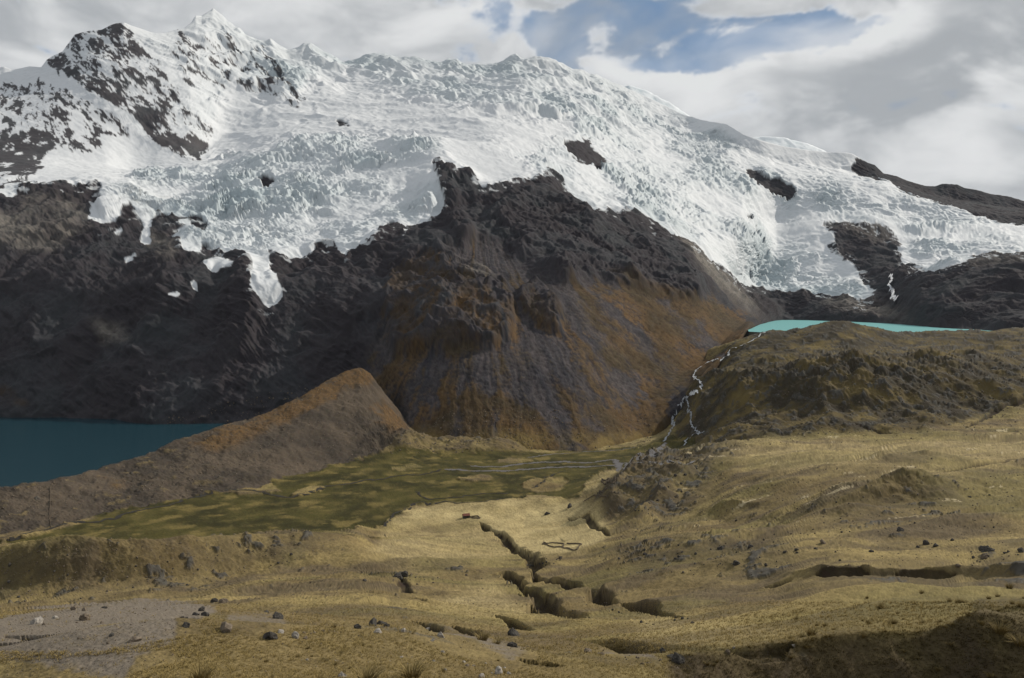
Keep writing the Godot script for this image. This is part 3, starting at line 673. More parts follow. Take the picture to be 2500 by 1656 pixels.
# cuts: [half width, depth, bearing, elevation, ...]
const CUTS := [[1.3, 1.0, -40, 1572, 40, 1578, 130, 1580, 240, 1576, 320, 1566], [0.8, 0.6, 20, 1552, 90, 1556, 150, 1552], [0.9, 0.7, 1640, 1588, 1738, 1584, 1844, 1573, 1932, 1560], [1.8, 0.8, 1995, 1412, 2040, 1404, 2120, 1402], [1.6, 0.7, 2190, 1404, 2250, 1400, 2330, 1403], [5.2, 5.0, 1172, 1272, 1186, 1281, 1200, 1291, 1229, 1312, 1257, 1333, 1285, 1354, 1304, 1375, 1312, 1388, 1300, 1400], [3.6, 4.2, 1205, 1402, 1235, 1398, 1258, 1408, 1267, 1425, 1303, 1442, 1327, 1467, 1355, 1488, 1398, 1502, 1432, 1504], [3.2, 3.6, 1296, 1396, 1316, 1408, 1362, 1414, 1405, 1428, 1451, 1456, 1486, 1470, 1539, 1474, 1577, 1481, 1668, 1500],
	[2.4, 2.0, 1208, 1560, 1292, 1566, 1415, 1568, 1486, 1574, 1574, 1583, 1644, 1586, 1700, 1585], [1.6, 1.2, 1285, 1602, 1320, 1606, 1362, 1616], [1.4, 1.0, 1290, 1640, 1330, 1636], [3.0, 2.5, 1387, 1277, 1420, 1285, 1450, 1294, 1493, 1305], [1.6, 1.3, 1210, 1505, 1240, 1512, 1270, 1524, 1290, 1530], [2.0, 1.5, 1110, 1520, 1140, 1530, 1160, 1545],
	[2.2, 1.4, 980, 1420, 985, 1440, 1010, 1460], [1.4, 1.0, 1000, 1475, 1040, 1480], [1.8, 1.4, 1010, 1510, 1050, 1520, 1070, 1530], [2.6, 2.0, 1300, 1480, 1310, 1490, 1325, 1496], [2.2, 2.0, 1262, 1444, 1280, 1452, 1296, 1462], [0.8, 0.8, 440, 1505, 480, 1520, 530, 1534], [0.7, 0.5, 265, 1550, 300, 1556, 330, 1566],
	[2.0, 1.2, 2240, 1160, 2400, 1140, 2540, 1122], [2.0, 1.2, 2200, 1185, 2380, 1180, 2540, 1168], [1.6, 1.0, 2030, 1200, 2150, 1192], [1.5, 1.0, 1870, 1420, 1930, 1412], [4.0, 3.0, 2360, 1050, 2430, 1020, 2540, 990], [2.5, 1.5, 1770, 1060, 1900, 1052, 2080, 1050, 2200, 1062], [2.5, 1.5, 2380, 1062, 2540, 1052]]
# swells and mounds: bearing, elevation, radius, height, stretch across the view
const SWELLS := [1590, 1205, 46, 15, 1, 1650, 1160, 60, 16, 1.2, 1530, 1250, 34, 9, 1, 1700, 990, 45, 24, 0.8, 1840, 990, 80, 20, 1, 1990, 960, 80, 22, 1.2, 2240, 920, 70, 16, 1.2, 2300, 960, 70, 20, 1.4, 2060, 1000, 60, 15, 1.2, 2110, 900, 70, 9, 1.3, 2420, 900, 70, 10, 1.2, 1930, 880, 80, 8, 1.3, 2200, 1228, 20, 4, 1.4, 2260, 1220, 16, 3.2, 1.5, 2030, 1285, 18, 3.6, 1.3, 2200, 1140, 30, 6, 1.6, 2390, 1190, 30, 5, 2, 1960, 1250, 30, 5, 1.6, 1760, 1250, 26, 5, 1.5, 1780, 1330, 16, 2.5, 1.8, 2400, 1290, 18, 3.6, 1.5, 1860, 1370, 14, 2.7, 1.8, 1640, 1350, 20, 3.8, 1.5, 990, 1085, 40, 12, 1, 1130, 1092, 50, 14, 1.6, 1230, 1100, 30, 6, 1.2, 190, 1390, 22, 4.4, 1.6, 420, 1400, 20, 4, 1.3, 60, 1420, 22, 4.4, 1.2, 650, 1350, 22, 4.4, 1.6, 1560, 1440, 14, 2.5, 1.6, 700, 1450, 24, 3.8, 1.6, 880, 1470, 18, 2.5, 1.6, 1000, 1380, 26, 3.8, 1.8, 200, 1620, 5, 1, 1.6, 700, 1600, 6, 1, 1.6, 1000, 1590, 7, 1.1, 1.4, 2120, 1470, 9, 1.5, 1.6, 2330, 1480, 7, 1.4, 1.6]

# sharp-crested hills: [half width, height, bearing, elevation, ...]
const RIDGES := [[42, 17, 1768, 940, 1800, 985, 1846, 1042], [30, 12, 1704, 1000, 1728, 1050], [50, 12, 2060, 930, 2100, 975, 2150, 1010], [22, 17, 1490, 1268, 1530, 1222, 1585, 1172, 1625, 1148], [18, 13, 1560, 1285, 1620, 1240, 1690, 1190], [8, 2.6, -60, 1400, 60, 1385, 200, 1376, 330, 1366, 450, 1362], [7, 2.6, 470, 1356, 600, 1332, 720, 1325], [5, 2.2, 120, 1428, 260, 1412, 360, 1408], [2.6, 0.9, 1985, 1394, 2060, 1388, 2120, 1386], [2.4, 1.1, 2180, 1390, 2260, 1386, 2335, 1388], [2.6, 1.0, 2375, 1394, 2450, 1390, 2560, 1390], [3.0, 1.6, 1640, 1385, 1720, 1372, 1830, 1362], [8, 3.2, 2120, 1236, 2170, 1226, 2230, 1222], [7, 2.6, 1960, 1290, 2010, 1276, 2060, 1270], [9, 3.5, 2150, 1142, 2220, 1132, 2270, 1136], [7, 2.6, 1740, 1262, 1800, 1246, 1850, 1240], [6, 2.4, 2360, 1250, 2440, 1244, 2520, 1236], [5, 2, 1640, 1330, 1700, 1316, 1760, 1310], [40, 24, 1690, 975, 1706, 1005, 1722, 1045], [64, 15, 2230, 865, 2270, 910, 2340, 950, 2410, 985], [52, 11, 2010, 915, 2080, 950, 2130, 1000], [46, 10, 2380, 880, 2450, 930, 2540, 960], [36, 9, 1950, 985, 2000, 1020, 2040, 1050], [40, 8, 2170, 985, 2240, 1010, 2300, 1030]]

var near_land := Sheet.new()
var marsh_map: PackedByteArray
var moraine_map: PackedByteArray
var moraine_rust_map: PackedByteArray
var pale_grass_map: PackedByteArray
var gravel_map: PackedByteArray
var knoll_map: PackedByteArray
var hills_map: PackedByteArray
var shaded_hill_map: PackedByteArray
var low_shaded_map: PackedByteArray

func build_near() -> void:
	var wet := [[1.0, MARSH]]
	for p in DRY_IN_MARSH:
		wet.append([0.15, p])
	marsh_map = cover_map(wet, 1.8)
	moraine_map = cover_map([[1.0, MORAINE]], 2.5)
	moraine_rust_map = cover_map(MORAINE_RUST, 8.0)
	pale_grass_map = cover_map(PALE_GRASS, 6.0)
	gravel_map = cover_map(GRAVEL, 3.0)
	knoll_map = cover_map(KNOLL, 6.0)
	hills_map = cover_map([[1.0, HILLS]], 4.0)
	shaded_hill_map = cover_map(SHADED_HILL, 6.0)
	low_shaded_map = cover_map(LOW_SHADED, 4.0)
	var s := near_land
	s.cols = make_columns(2.35, 8.0)
	loft(s, [["height", NEAR_FEET], ["line", NEAR_BOTTOM], ["line", NEAR_RIM], ["line", NEAR_SHELF], ["line", NEAR_DIP], ["line", NEAR_BOWL], ["line", NEAR_FOOT], ["line", NEAR_KNOLL], ["line", NEAR_FLOOR], ["line", NEAR_TOE], ["line", NEAR_CREST], ["height", NEAR_BACK], ["height", NEAR_BROW], ["height", NEAR_END]],
		[10, 62, 48, 22, 34, 26, 50, 34, 78, 66, 44, 44, 10], 3)
	# cuts and swells stand at places on the land
	var cuts := []
	for q in CUTS:
		var line := PackedVector2Array()
		for i in range(2, q.size(), 2):
			var g := surveyed(s, q[i], q[i + 1])
			line.append(Vector2(g.x, g.z))
		var box := Rect2(line[0], Vector2.ZERO)
		for g in line:
			box = box.expand(g)
		cuts.append([q[0], q[1], line, box.grow(q[0] * 2.2)])
	var ridges := []
	for q in RIDGES:
		var line := PackedVector2Array()
		for i in range(2, q.size(), 2):
			var g := surveyed(s, q[i], q[i + 1])
			line.append(Vector2(g.x, g.z))
		var box := Rect2(line[0], Vector2.ZERO)
		for g in line:
			box = box.expand(g)
		ridges.append([q[0], q[1], line, box.grow(q[0] * 3.0)])
	var swells := []
	for i in range(0, SWELLS.size(), 5):
		var g := surveyed(s, SWELLS[i], SWELLS[i + 1])
		swells.append([g.x, g.z, SWELLS[i + 2], SWELLS[i + 3], SWELLS[i + 4]])
	var rolls := noise(1.0 / 130.0, 4, 61)
	var bumps := noise(1.0 / 34.0, 7, 62, false, FastNoiseLite.TYPE_SIMPLEX_SMOOTH, 0.52)
	var hill_big := noise(1.0 / 300.0, 5, 63, true, FastNoiseLite.TYPE_SIMPLEX_SMOOTH, 0.42)
	var hill_mid := noise(1.0 / 75.0, 5, 64, false)
	var edge := noise(1.0 / 30.0, 6, 65, false, FastNoiseLite.TYPE_SIMPLEX_SMOOTH, 0.64)
	var patch := noise(1.0 / 85.0, 5, 66, false, FastNoiseLite.TYPE_SIMPLEX_SMOOTH, 0.58)
	var crumb := noise(1.0 / 2.4, 3, 67)
	var fine := noise(1.0 / 0.30, 2, 68)
	var outcrop := noise(1.0 / 16.0, 5, 69, false, FastNoiseLite.TYPE_SIMPLEX_SMOOTH, 0.6)
	var wide_outcrop := noise(1.0 / 60.0, 4, 70)
	var pools := noise(1.0 / 42.0, 4, 71)
	var nr := s.rows
	# the land at one place: [height, colour, kind of ground]; far from the final rows only the height is wanted
	var point := func(px: float, a: float, d: float, y: float, whole: bool) -> Array:
		var x := a * (d + maxf(0.0, 20.0 - d))
		var z := -d
		var py := LEVEL - (y - EYE) / maxf(d, 4.0) * FOCAL
		var e := edge.get_noise_2d(x, z)
		var near := clampf(d / 300.0, 0.0, 1.0)
		var jx := e * lerpf(26.0, 12.0, near)
		var jy := e * lerpf(16.0, 6.0, near)
		var marsh := smoothstep(0.32, 0.68, look(marsh_map, px + jx * 0.8, py + jy * 0.8) + 0.06 * e)
		var moraine := smoothstep(0.35, 0.65, look(moraine_map, px + jx, py + jy))
		var gravel := smoothstep(0.25, 0.75, look(gravel_map, px + jx, py + jy) + 0.25 * e + 0.22 * crumb.get_noise_2d(x * 1.7, z * 1.7))
		var knoll := look(knoll_map, px + jx, py + jy)
		var hills := smoothstep(0.25, 0.75, look(hills_map, px + jx, py + jy) + 0.15 * e)
		var dark := look(shaded_hill_map, px + jx, py + jy)
		var low := look(low_shaded_map, px + jx * 0.6, py + jy * 0.5)
		var pale := look(pale_grass_map, px + jx, py + jy)
		var flat := marsh
		# relief
		var size := clampf(d * 0.0095, 0.10, 6.5)
		var ro := rolls.get_noise_2d(x, z)
		var h := ro * size * (1.0 - flat) * (1.0 - 0.8 * moraine)
		var bu := bumps.get_noise_2d(x, z)
		h += bu * clampf(d * 0.0100, 0.14, 1.7) * (1.0 - 0.9 * flat) * (1.0 - 0.75 * pale) * (1.0 - 0.15 * gravel)
		var hb := 0.0
		var hm := 0.0
		if hills > 0.01 or dark > 0.05 or knoll > 0.05:
			hb = hill_big.get_noise_2d(x + 40.0 * ro, z)
			hm = hill_mid.get_noise_2d(x + 12.0 * e, z + 12.0 * bu)
			h += hills * (hb * 12.0 + hm * 4.5 - 5.0) * smoothstep(1470.0, 1230.0, d)
			h += (dark * clampf(d * 0.006, 0.3, 4.0) + knoll * 2.2) * hm
		var oc := outcrop.get_noise_2d(x, z)
		var rocky := clampf(0.42 * knoll + 0.58 * dark + 0.50 * hills + 0.30 * low - 0.6 * marsh - 0.16 * pale, -0.3, 1.0)
		var stone := smoothstep(0.18, 0.34, oc + (rocky - 0.50) * 0.75 + 0.30 * wide_outcrop.get_noise_2d(x, z))
		stone *= 1.0 - marsh
		h += stone * clampf(d * 0.0038, 0.05, 1.9) * (0.6 + 0.8 * absf(bu))
		var cr := crumb.get_noise_2d(x, z)
		var fi := fine.get_noise_2d(x, z)
		h += cr * clampf(d * 0.0009, 0.035, 0.14) * (1.0 - 0.7 * flat) + fi * clampf(0.03 - d * 0.0001, 0.0, 0.03)
		h += moraine * (cr * 0.35 + e * 2.4 + patch.get_noise_2d(x * 1.5, z * 1.5) * 4.0)
		# the shaded bank at the lower right
		h += low * (bu * 0.6 + hill_mid.get_noise_2d(x * 7.0, z * 7.0) * 0.9)
		for q in swells:
			var dx: float = (x - q[0]) / (q[2] * q[4])
			var dz: float = (z - q[1]) / q[2]
			var rr := dx * dx + dz * dz
			if rr < 6.0:
				h += q[3] * (exp(-rr) - 0.0025) * (1.0 + 0.35 * e)
		var at := Vector2(x, z)
		for q in ridges:
			var box: Rect2 = q[3]
			if not box.has_point(at):
				continue
			var line: PackedVector2Array = q[2]
			var best := 1e9
			for i in line.size() - 1:
				best = minf(best, Geometry2D.get_closest_point_to_segment(at, line[i], line[i + 1]).distance_to(at))
			best *= 1.0 + 0.6 * ro
			best += minf(q[0], 9.0) * 0.35 * rolls.get_noise_2d(x * 6.0, z * 6.0)
			h += q[1] * maxf(exp(-maxf(best, 0.0) / q[0]) - 0.05, 0.0) * (1.0 + 0.2 * bu) * smoothstep(1460.0, 1220.0, d)
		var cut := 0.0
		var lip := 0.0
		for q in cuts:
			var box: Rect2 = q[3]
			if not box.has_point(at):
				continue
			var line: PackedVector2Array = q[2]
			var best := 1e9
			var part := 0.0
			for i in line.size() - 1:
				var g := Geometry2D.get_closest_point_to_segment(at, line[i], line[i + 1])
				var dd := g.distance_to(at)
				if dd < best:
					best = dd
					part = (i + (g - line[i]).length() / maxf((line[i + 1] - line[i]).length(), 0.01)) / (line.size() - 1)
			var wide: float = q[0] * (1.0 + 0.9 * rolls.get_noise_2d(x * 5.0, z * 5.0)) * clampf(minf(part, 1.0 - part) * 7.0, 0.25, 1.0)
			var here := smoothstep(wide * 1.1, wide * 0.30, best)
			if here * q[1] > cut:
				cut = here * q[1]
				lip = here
		h -= cut * (1.15 + 0.35 * bu)
		h *= clampf((d - 8.0) / 10.0, 0.0, 1.0)
		if not whole:
			return [h]
		# what grows or lies there
		var pt := patch.get_noise_2d(x, z)
		var grass := Color(0.222, 0.172, 0.078).lerp(Color(0.140, 0.105, 0.050), clampf(0.5 + pt * 1.3 + bu * 0.4, 0.0, 1.0))
		grass = grass.lerp(Color(0.262, 0.203, 0.083), clampf(-pt * 1.2 - 0.05, 0.0, 0.8))
		grass = grass.lerp(Color(0.385, 0.312, 0.158), clampf(pale * (0.85 + 0.5 * pt + 0.3 * e), 0.0, 1.0))
		grass = grass.lerp(Color(0.098, 0.076, 0.048), clampf(smoothstep(-0.04, 0.34, wide_outcrop.get_noise_2d(x * 0.9 + 99.0, z * 1.6) + 0.35 * e) * 0.80 * (1.0 - pale), 0.0, 1.0))
		grass = grass.lerp(Color(0.150, 0.128, 0.050), smoothstep(-0.05, 0.35, rolls.get_noise_2d(x * 0.8 + 700.0, z * 0.8) + 0.3 * e) * 0.6 * (1.0 - pale))
		grass = grass.lerp(Color(0.090, 0.070, 0.040), smoothstep(0.16, 0.42, patch.get_noise_2d(x * 3.0 + 40.0, z * 3.0)) * 0.55 * (1.0 - pale))
		grass *= 1.0 + cr * 0.30 + fi * 0.40 + e * 0.22
		var po := pools.get_noise_2d(x * 0.9, z * 1.1)
		var wetland := Color(0.070, 0.062, 0.021).lerp(Color(0.036, 0.034, 0.014), clampf(0.5 + pt * 1.6, 0.0, 1.0))
		wetland = wetland.lerp(Color(0.215, 0.165, 0.062), smoothstep(0.22, 0.52, po + 0.40 * e) * 0.60)
		wetland = wetland.lerp(Color(0.095, 0.076, 0.028), smoothstep(-0.1, 0.4, e) * 0.6)
		wetland *= 1.0 + cr * 0.35 + e * 0.35
		var till := Color(0.088, 0.070, 0.052).lerp(Color(0.050, 0.042, 0.034), clampf(0.5 + pt * 1.4 + cr * 0.6, 0.0, 1.0))
		var mr := look(moraine_rust_map, px + jx * 2.0, py + jy * 3.0)
		till = till.lerp(Color(0.108, 0.066, 0.030), clampf(smoothstep(0.2, 0.7, mr + 0.35 * e) * (0.75 + 0.6 * cr), 0.0, 1.0))
		till = till.lerp(Color(0.19, 0.145, 0.07), clampf(smoothstep(0.15, 0.45, e - 0.1 + 0.4 * pt) * 0.6, 0.0, 1.0) * smoothstep(700.0, 300.0, px))
		till *= 1.0 + cr * 0.35 + smoothstep(0.45, 0.6, crumb.get_noise_2d(x * 0.7 + 50.0, z * 0.7)) * 0.5
		var rubble := Color(0.190, 0.162, 0.128).lerp(Color(0.125, 0.106, 0.084), clampf(0.5 + e * 0.9 + cr * 0.8 + fi * 0.7, 0.0, 1.0)) * (1.0 + 0.35 * cr + 0.3 * e)
		var moor := Color(0.132, 0.101, 0.043).lerp(Color(0.064, 0.050, 0.027), clampf(0.5 + pt * 1.2, 0.0, 1.0))
		moor = moor.lerp(Color(0.046, 0.039, 0.027), smoothstep(-0.26, 0.24, -hm * 0.6 + e * 0.5 + 0.04 + wide_outcrop.get_noise_2d(x, z) * 0.6))
		var shown := grass.lerp(moor, hills)
		shown = shown.lerp(rubble, gravel)
		shown = shown.lerp(till, moraine)
		shown = shown.lerp(wetland, marsh)
		shown = shown.lerp(Color(0.062, 0.048, 0.031), clampf(low * (0.72 + 1.1 * e + 0.4 * cr), 0.0, 0.95))  # shade over the low bank, put into the ground colour
		shown = shown.lerp(Color(0.072, 0.058, 0.038), clampf((dark * 0.85 + knoll * 0.55) * (0.75 + 1.1 * e), 0.0, 0.9) * (1.0 - marsh))  # dark heath and rock, deepened to paint shade on the hill faces
		var lichen := Color(0.105, 0.100, 0.088).lerp(Color(0.052, 0.049, 0.044), clampf(0.5 + cr * 0.9 + oc * 0.4 - 0.3 * smoothstep(200.0, 60.0, d), 0.0, 1.0))
		shown = shown.lerp(lichen, stone * 0.9)
		# bare earth in the cuts, darkened to paint in their shade
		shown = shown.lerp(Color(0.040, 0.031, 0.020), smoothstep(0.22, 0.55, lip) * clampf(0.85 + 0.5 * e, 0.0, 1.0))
		# bare white patches far out on the plain
		if px > 1650.0 and py > 1050.0 and py < 1300.0:
			shown = shown.lerp(Color(0.44, 0.37, 0.23), smoothstep(0.50, 0.60, pools.get_noise_2d(x * 0.9 + 300.0, z * 1.4) + 0.22 * cr) * 0.75 * (1.0 - hills))
		shown.a = 1.0
		var k := 0
		if look(marsh_map, px, py) > 0.5 or (py < 1112.0 and px > 960.0 and px < 1600.0 and hills < 0.5 and d < 1300.0 and moraine < 0.5):
			k = 1
		elif look(hills_map, px, py) > 0.5 or (d > 1180.0 and px > 1560.0):
			k = 3
		elif look(moraine_map, px, py) > 0.5 or d > 780.0 and px < 1300.0:
			k = 2
		elif look(gravel_map, px, py) > 0.5 and px < 560.0 and d < 140.0 and d > 30.0:
			k = 4
		return [h, shown, k]
	# rows are laid closer where the ground turns towards the viewer
	var wants := []
	wants.resize(s.cols.size())
	var task := WorkerThreadPool.add_group_task(func(c: int) -> void:
		var px := s.cols[c]
		var b: PackedVector2Array = s.base[c]
		var a := (px - MIDDLE) / FOCAL
		var need := PackedFloat32Array()
		need.resize(nr - 1)
		var top := -1e9
		var last := 0.0
		for r in nr:
			var e: float = (b[r].y + point.call(px, a, b[r].x, b[r].y, false)[0] - EYE) / maxf(b[r].x, 4.0) * FOCAL
			if r > 0:
				need[r - 1] = clampf(e - maxf(last, top), 0.35, 14.0) if b[r].x > 12.0 else 1.5
				top = maxf(top, last)
			last = e
		wants[c] = need
	, s.cols.size(), -1, true)
	WorkerThreadPool.wait_for_group_task_completion(task)
	var done := []
	done.resize(s.cols.size())
	task = WorkerThreadPool.add_group_task(func(c: int) -> void:
		var px := s.cols[c]
		var out := PackedVector3Array()
		var tint := PackedColorArray()
		var kind := PackedByteArray()
		out.resize(nr)
		tint.resize(nr)
		kind.resize(nr)
		var b: PackedVector2Array = s.base[c]
		var a := (px - MIDDLE) / FOCAL
		var need := PackedFloat32Array()
		need.resize(nr - 1)
		for q in range(-14, 15):
			var other: PackedFloat32Array = wants[clampi(c + q, 0, s.cols.size() - 1)]
			var g := 15.0 - absf(q)
			for r in nr - 1:
				need[r] += other[r] * g
		var sum := PackedFloat32Array()
		sum.resize(nr)
		for r in nr - 1:
			var w := 0.0
			for q in range(-4, 5):
				w += need[clampi(r + q, 0, nr - 2)]
			sum[r + 1] = sum[r] + w
		var at_row := 0
		for r in nr:
			var goal := sum[nr - 1] * r / (nr - 1)
			while at_row < nr - 2 and sum[at_row + 1] < goal:
				at_row += 1
			var t := clampf((goal - sum[at_row]) / maxf(sum[at_row + 1] - sum[at_row], 1e-6), 0.0, 1.0)
			var g := b[at_row].lerp(b[at_row + 1], t)
			var v: Array = point.call(px, a, g.x, g.y, true)
			out[r] = Vector3(a * (g.x + maxf(0.0, 20.0 - g.x)), g.y + v[0], -g.x)
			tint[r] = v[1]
			kind[r] = v[2]
		done[c] = [out, tint, kind]
	, s.cols.size(), -1, true)
	WorkerThreadPool.wait_for_group_task_completion(task)
	for q in done:
		s.pos.append_array(q[0])
		s.col.append_array(q[1])
		s.reg.append_array(q[2])
	find_normals(s)
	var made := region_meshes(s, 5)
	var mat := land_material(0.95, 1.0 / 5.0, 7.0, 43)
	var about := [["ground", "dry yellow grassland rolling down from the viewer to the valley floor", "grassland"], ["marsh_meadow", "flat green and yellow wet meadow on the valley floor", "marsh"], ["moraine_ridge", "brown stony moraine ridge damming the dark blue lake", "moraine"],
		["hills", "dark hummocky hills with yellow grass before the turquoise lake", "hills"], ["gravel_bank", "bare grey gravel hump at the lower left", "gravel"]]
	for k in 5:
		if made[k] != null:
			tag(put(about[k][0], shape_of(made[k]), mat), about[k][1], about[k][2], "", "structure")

# ---------------------------------------------------------------- waters, walls, stones, grass
const RIVER := [1869, 813, 1858, 816, 1848, 826, 1833, 834, 1815, 843, 1798, 850, 1786, 852, 1777, 862, 1780, 868, 1770, 873, 1750, 879, 1728, 885, 1716, 894, 1700, 904, 1694, 918, 1700, 924, 1707, 929, 1712, 940, 1710, 950, 1703, 957, 1688, 963, 1675, 971, 1668, 982, 1660, 991, 1655, 998, 1648, 1010, 1641, 1024, 1646, 1040, 1636, 1055, 1628, 1070, 1620, 1081]
const RIVER_ARM := [1675, 972, 1680, 990, 1679, 1006, 1688, 1020, 1686, 1031, 1690, 1042, 1698, 1052, 1718, 1056, 1700, 1060, 1688, 1068, 1675, 1077, 1668, 1091]
const CASCADE := [2175, 672, 2178, 682, 2170, 694, 2176, 706, 2182, 716, 2178, 726, 2190, 730]
const BRAIDS := [[1620, 1081, 1612, 1094, 1596, 1108, 1585, 1112, 1570, 1119, 1556, 1125, 1530, 1131, 1503, 1136, 1470, 1139, 1433, 1141, 1390, 1140, 1340, 1142, 1290, 1146, 1239, 1150, 1190, 1151, 1141, 1150, 1110, 1147, 1081, 1146], [1600, 1108, 1560, 1112, 1500, 1122, 1440, 1131, 1380, 1128, 1320, 1129, 1270, 1134, 1230, 1140, 1190, 1140, 1150, 1139], [1700, 1126, 1640, 1128, 1590, 1129, 1540, 1132, 1503, 1136], [1290, 1118, 1350, 1110, 1420, 1104, 1500, 1100, 1560, 1092]]
const BROOKS := [[1081, 1146, 1060, 1153, 1024, 1160, 990, 1160, 957, 1164, 940, 1170, 920, 1171, 887, 1174, 850, 1182, 815, 1187, 793, 1187, 780, 1196, 768, 1199, 740, 1208, 715, 1213, 690, 1213, 669, 1210, 640, 1201, 599, 1197, 570, 1194, 546, 1196, 530, 1196, 521, 1200, 508, 1208, 497, 1210, 480, 1214, 458, 1218, 430, 1228, 405, 1236, 375, 1240, 345, 1245, 315, 1252, 292, 1259, 282, 1268, 262, 1268, 245, 1274, 225, 1275, 190, 1274, 166, 1275, 155, 1281, 141, 1285, 120, 1293, 106, 1296, 80, 1298, 70, 1301, 50, 1309, 35, 1312, 0, 1318, -60, 1330],
	[1007, 1229, 1040, 1228, 1095, 1226, 1130, 1228, 1169, 1227, 1200, 1221, 1239, 1217], [1007, 1229, 1000, 1238, 985, 1246, 960, 1256, 952, 1266, 945, 1278, 938, 1288], [1300, 1192, 1320, 1180, 1330, 1168, 1350, 1160, 1370, 1152, 1400, 1146], [1018, 1200, 1026, 1212, 1050, 1220, 1110, 1216, 1180, 1206, 1250, 1205]]

func nearest(px: float, py: float) -> Vector3:
	var a := spot(near_land, px, py)
	var b := spot(far_land, px, py)
	if a.z > -1e5 and b.z > -1e5:
		return a if -a.z < -b.z else b
	return a if a.z > -1e5 else b

func ground_at(x: float, z: float) -> float:
	var h := height_at(near_land, x, z)
	if z < -1040.0:
		h = maxf(h, height_at(far_land, x, z))
	return h

func lakes() -> void:
	var blue := StandardMaterial3D.new()
	blue.albedo_color = Color(0.009, 0.036, 0.050).linear_to_srgb()
	blue.roughness = 0.22
	blue.metallic_specular = 0.35
	var ripple := NoiseTexture2D.new()
	ripple.width = 512
	ripple.height = 512
	ripple.seamless = true
	ripple.generate_mipmaps = false
	ripple.as_normal_map = true
	ripple.bump_strength = 2.0
	ripple.noise = noise(0.03, 4, 81)
	blue.normal_enabled = true
	blue.normal_texture = ripple
	blue.normal_scale = 0.25
	blue.uv1_triplanar = true
	blue.uv1_world_triplanar = true
	blue.uv1_scale = Vector3.ONE / 30.0
	water("lake", [-900, -775, -641, -775, -512, -803, -475, -833, -453, -935, -396, -1036, -344, -1106, -294, -1178, -240, -1262, -200, -1400, -300, -1500, -1300, -1500, -1300, -775], 3.0, blue, "dark blue lake under the shadowed rock wall", "lake")
	var milky: StandardMaterial3D = blue.duplicate()
	milky.albedo_color = Color(0.150, 0.350, 0.350).linear_to_srgb()
	milky.roughness = 0.55
	milky.metallic_specular = 0.12
	water("lake", [487, -1560, 1010, -1560, 1040, -1875, 1500, -3150, 900, -3150, 650, -2250, 472, -1600], 143.0, milky, "bright turquoise lake at the foot of the right glacier", "lake")

func water(called: String, outline: Array, level: float, mat: Material, label: String, category: String) -> void:
	var st := SurfaceTool.new()
	st.begin(Mesh.PRIMITIVE_TRIANGLES)
	var p := points(outline)
	for i in Geometry2D.triangulate_polygon(p):
		st.set_normal(Vector3.UP)
		st.set_uv(p[i] * 0.05)
		st.add_vertex(Vector3(p[i].x, level, p[i].y))
	tag(put(called, st.commit(), mat), label, category, "", "structure")

# a ribbon of running water laid on the ground
func ribbon(st: SurfaceTool, list: Array, wide: float, lift: float, wobble: float) -> void:
	var n := noise(1.0 / 9.0, 3, 91)
	var line := []
	for i in range(0, list.size() - 2, 2):
		var a := nearest(list[i], list[i + 1])
		var b := nearest(list[i + 2], list[i + 3])
		if a.distance_to(b) > 420.0:
			continue
		var steps := maxi(2, int(a.distance_to(b) / 3.0))
		for k in steps:
			var p := a.lerp(b, float(k) / steps)
			p.x += n.get_noise_2d(p.x, p.z) * wobble
			p.z += n.get_noise_2d(p.z + 70.0, p.x) * wobble * 1.5
			line.append(p)
	for i in line.size() - 1:
		var a: Vector3 = line[i]
		var b: Vector3 = line[i + 1]
		if a.distance_to(b) > 60.0:
			continue
		var side := Vector3(-(b.z - a.z), 0, b.x - a.x).normalized() * wide * 0.5
		var q := [a - side * width_at(n, a), a + side * width_at(n, a), b - side * width_at(n, b), b + side * width_at(n, b)]
		for k in 4:
			q[k].y = ground_at(q[k].x, q[k].z) + lift
		for k in [0, 2, 1, 2, 3, 1]:
			st.set_normal(Vector3.UP)
			st.add_vertex(q[k])

func width_at(n: FastNoiseLite, p: Vector3) -> float:
	return clampf(1.0 + 1.3 * n.get_noise_2d(p.x * 0.6 + 200.0, p.z * 0.6), 0.35, 2.0)

func simple(c: Color, rough: float, spec := 0.3) -> StandardMaterial3D:
	var m := StandardMaterial3D.new()
	m.albedo_color = c.linear_to_srgb()
	m.roughness = rough
	m.metallic_specular = spec
	m.cull_mode = BaseMaterial3D.CULL_DISABLED
	return m

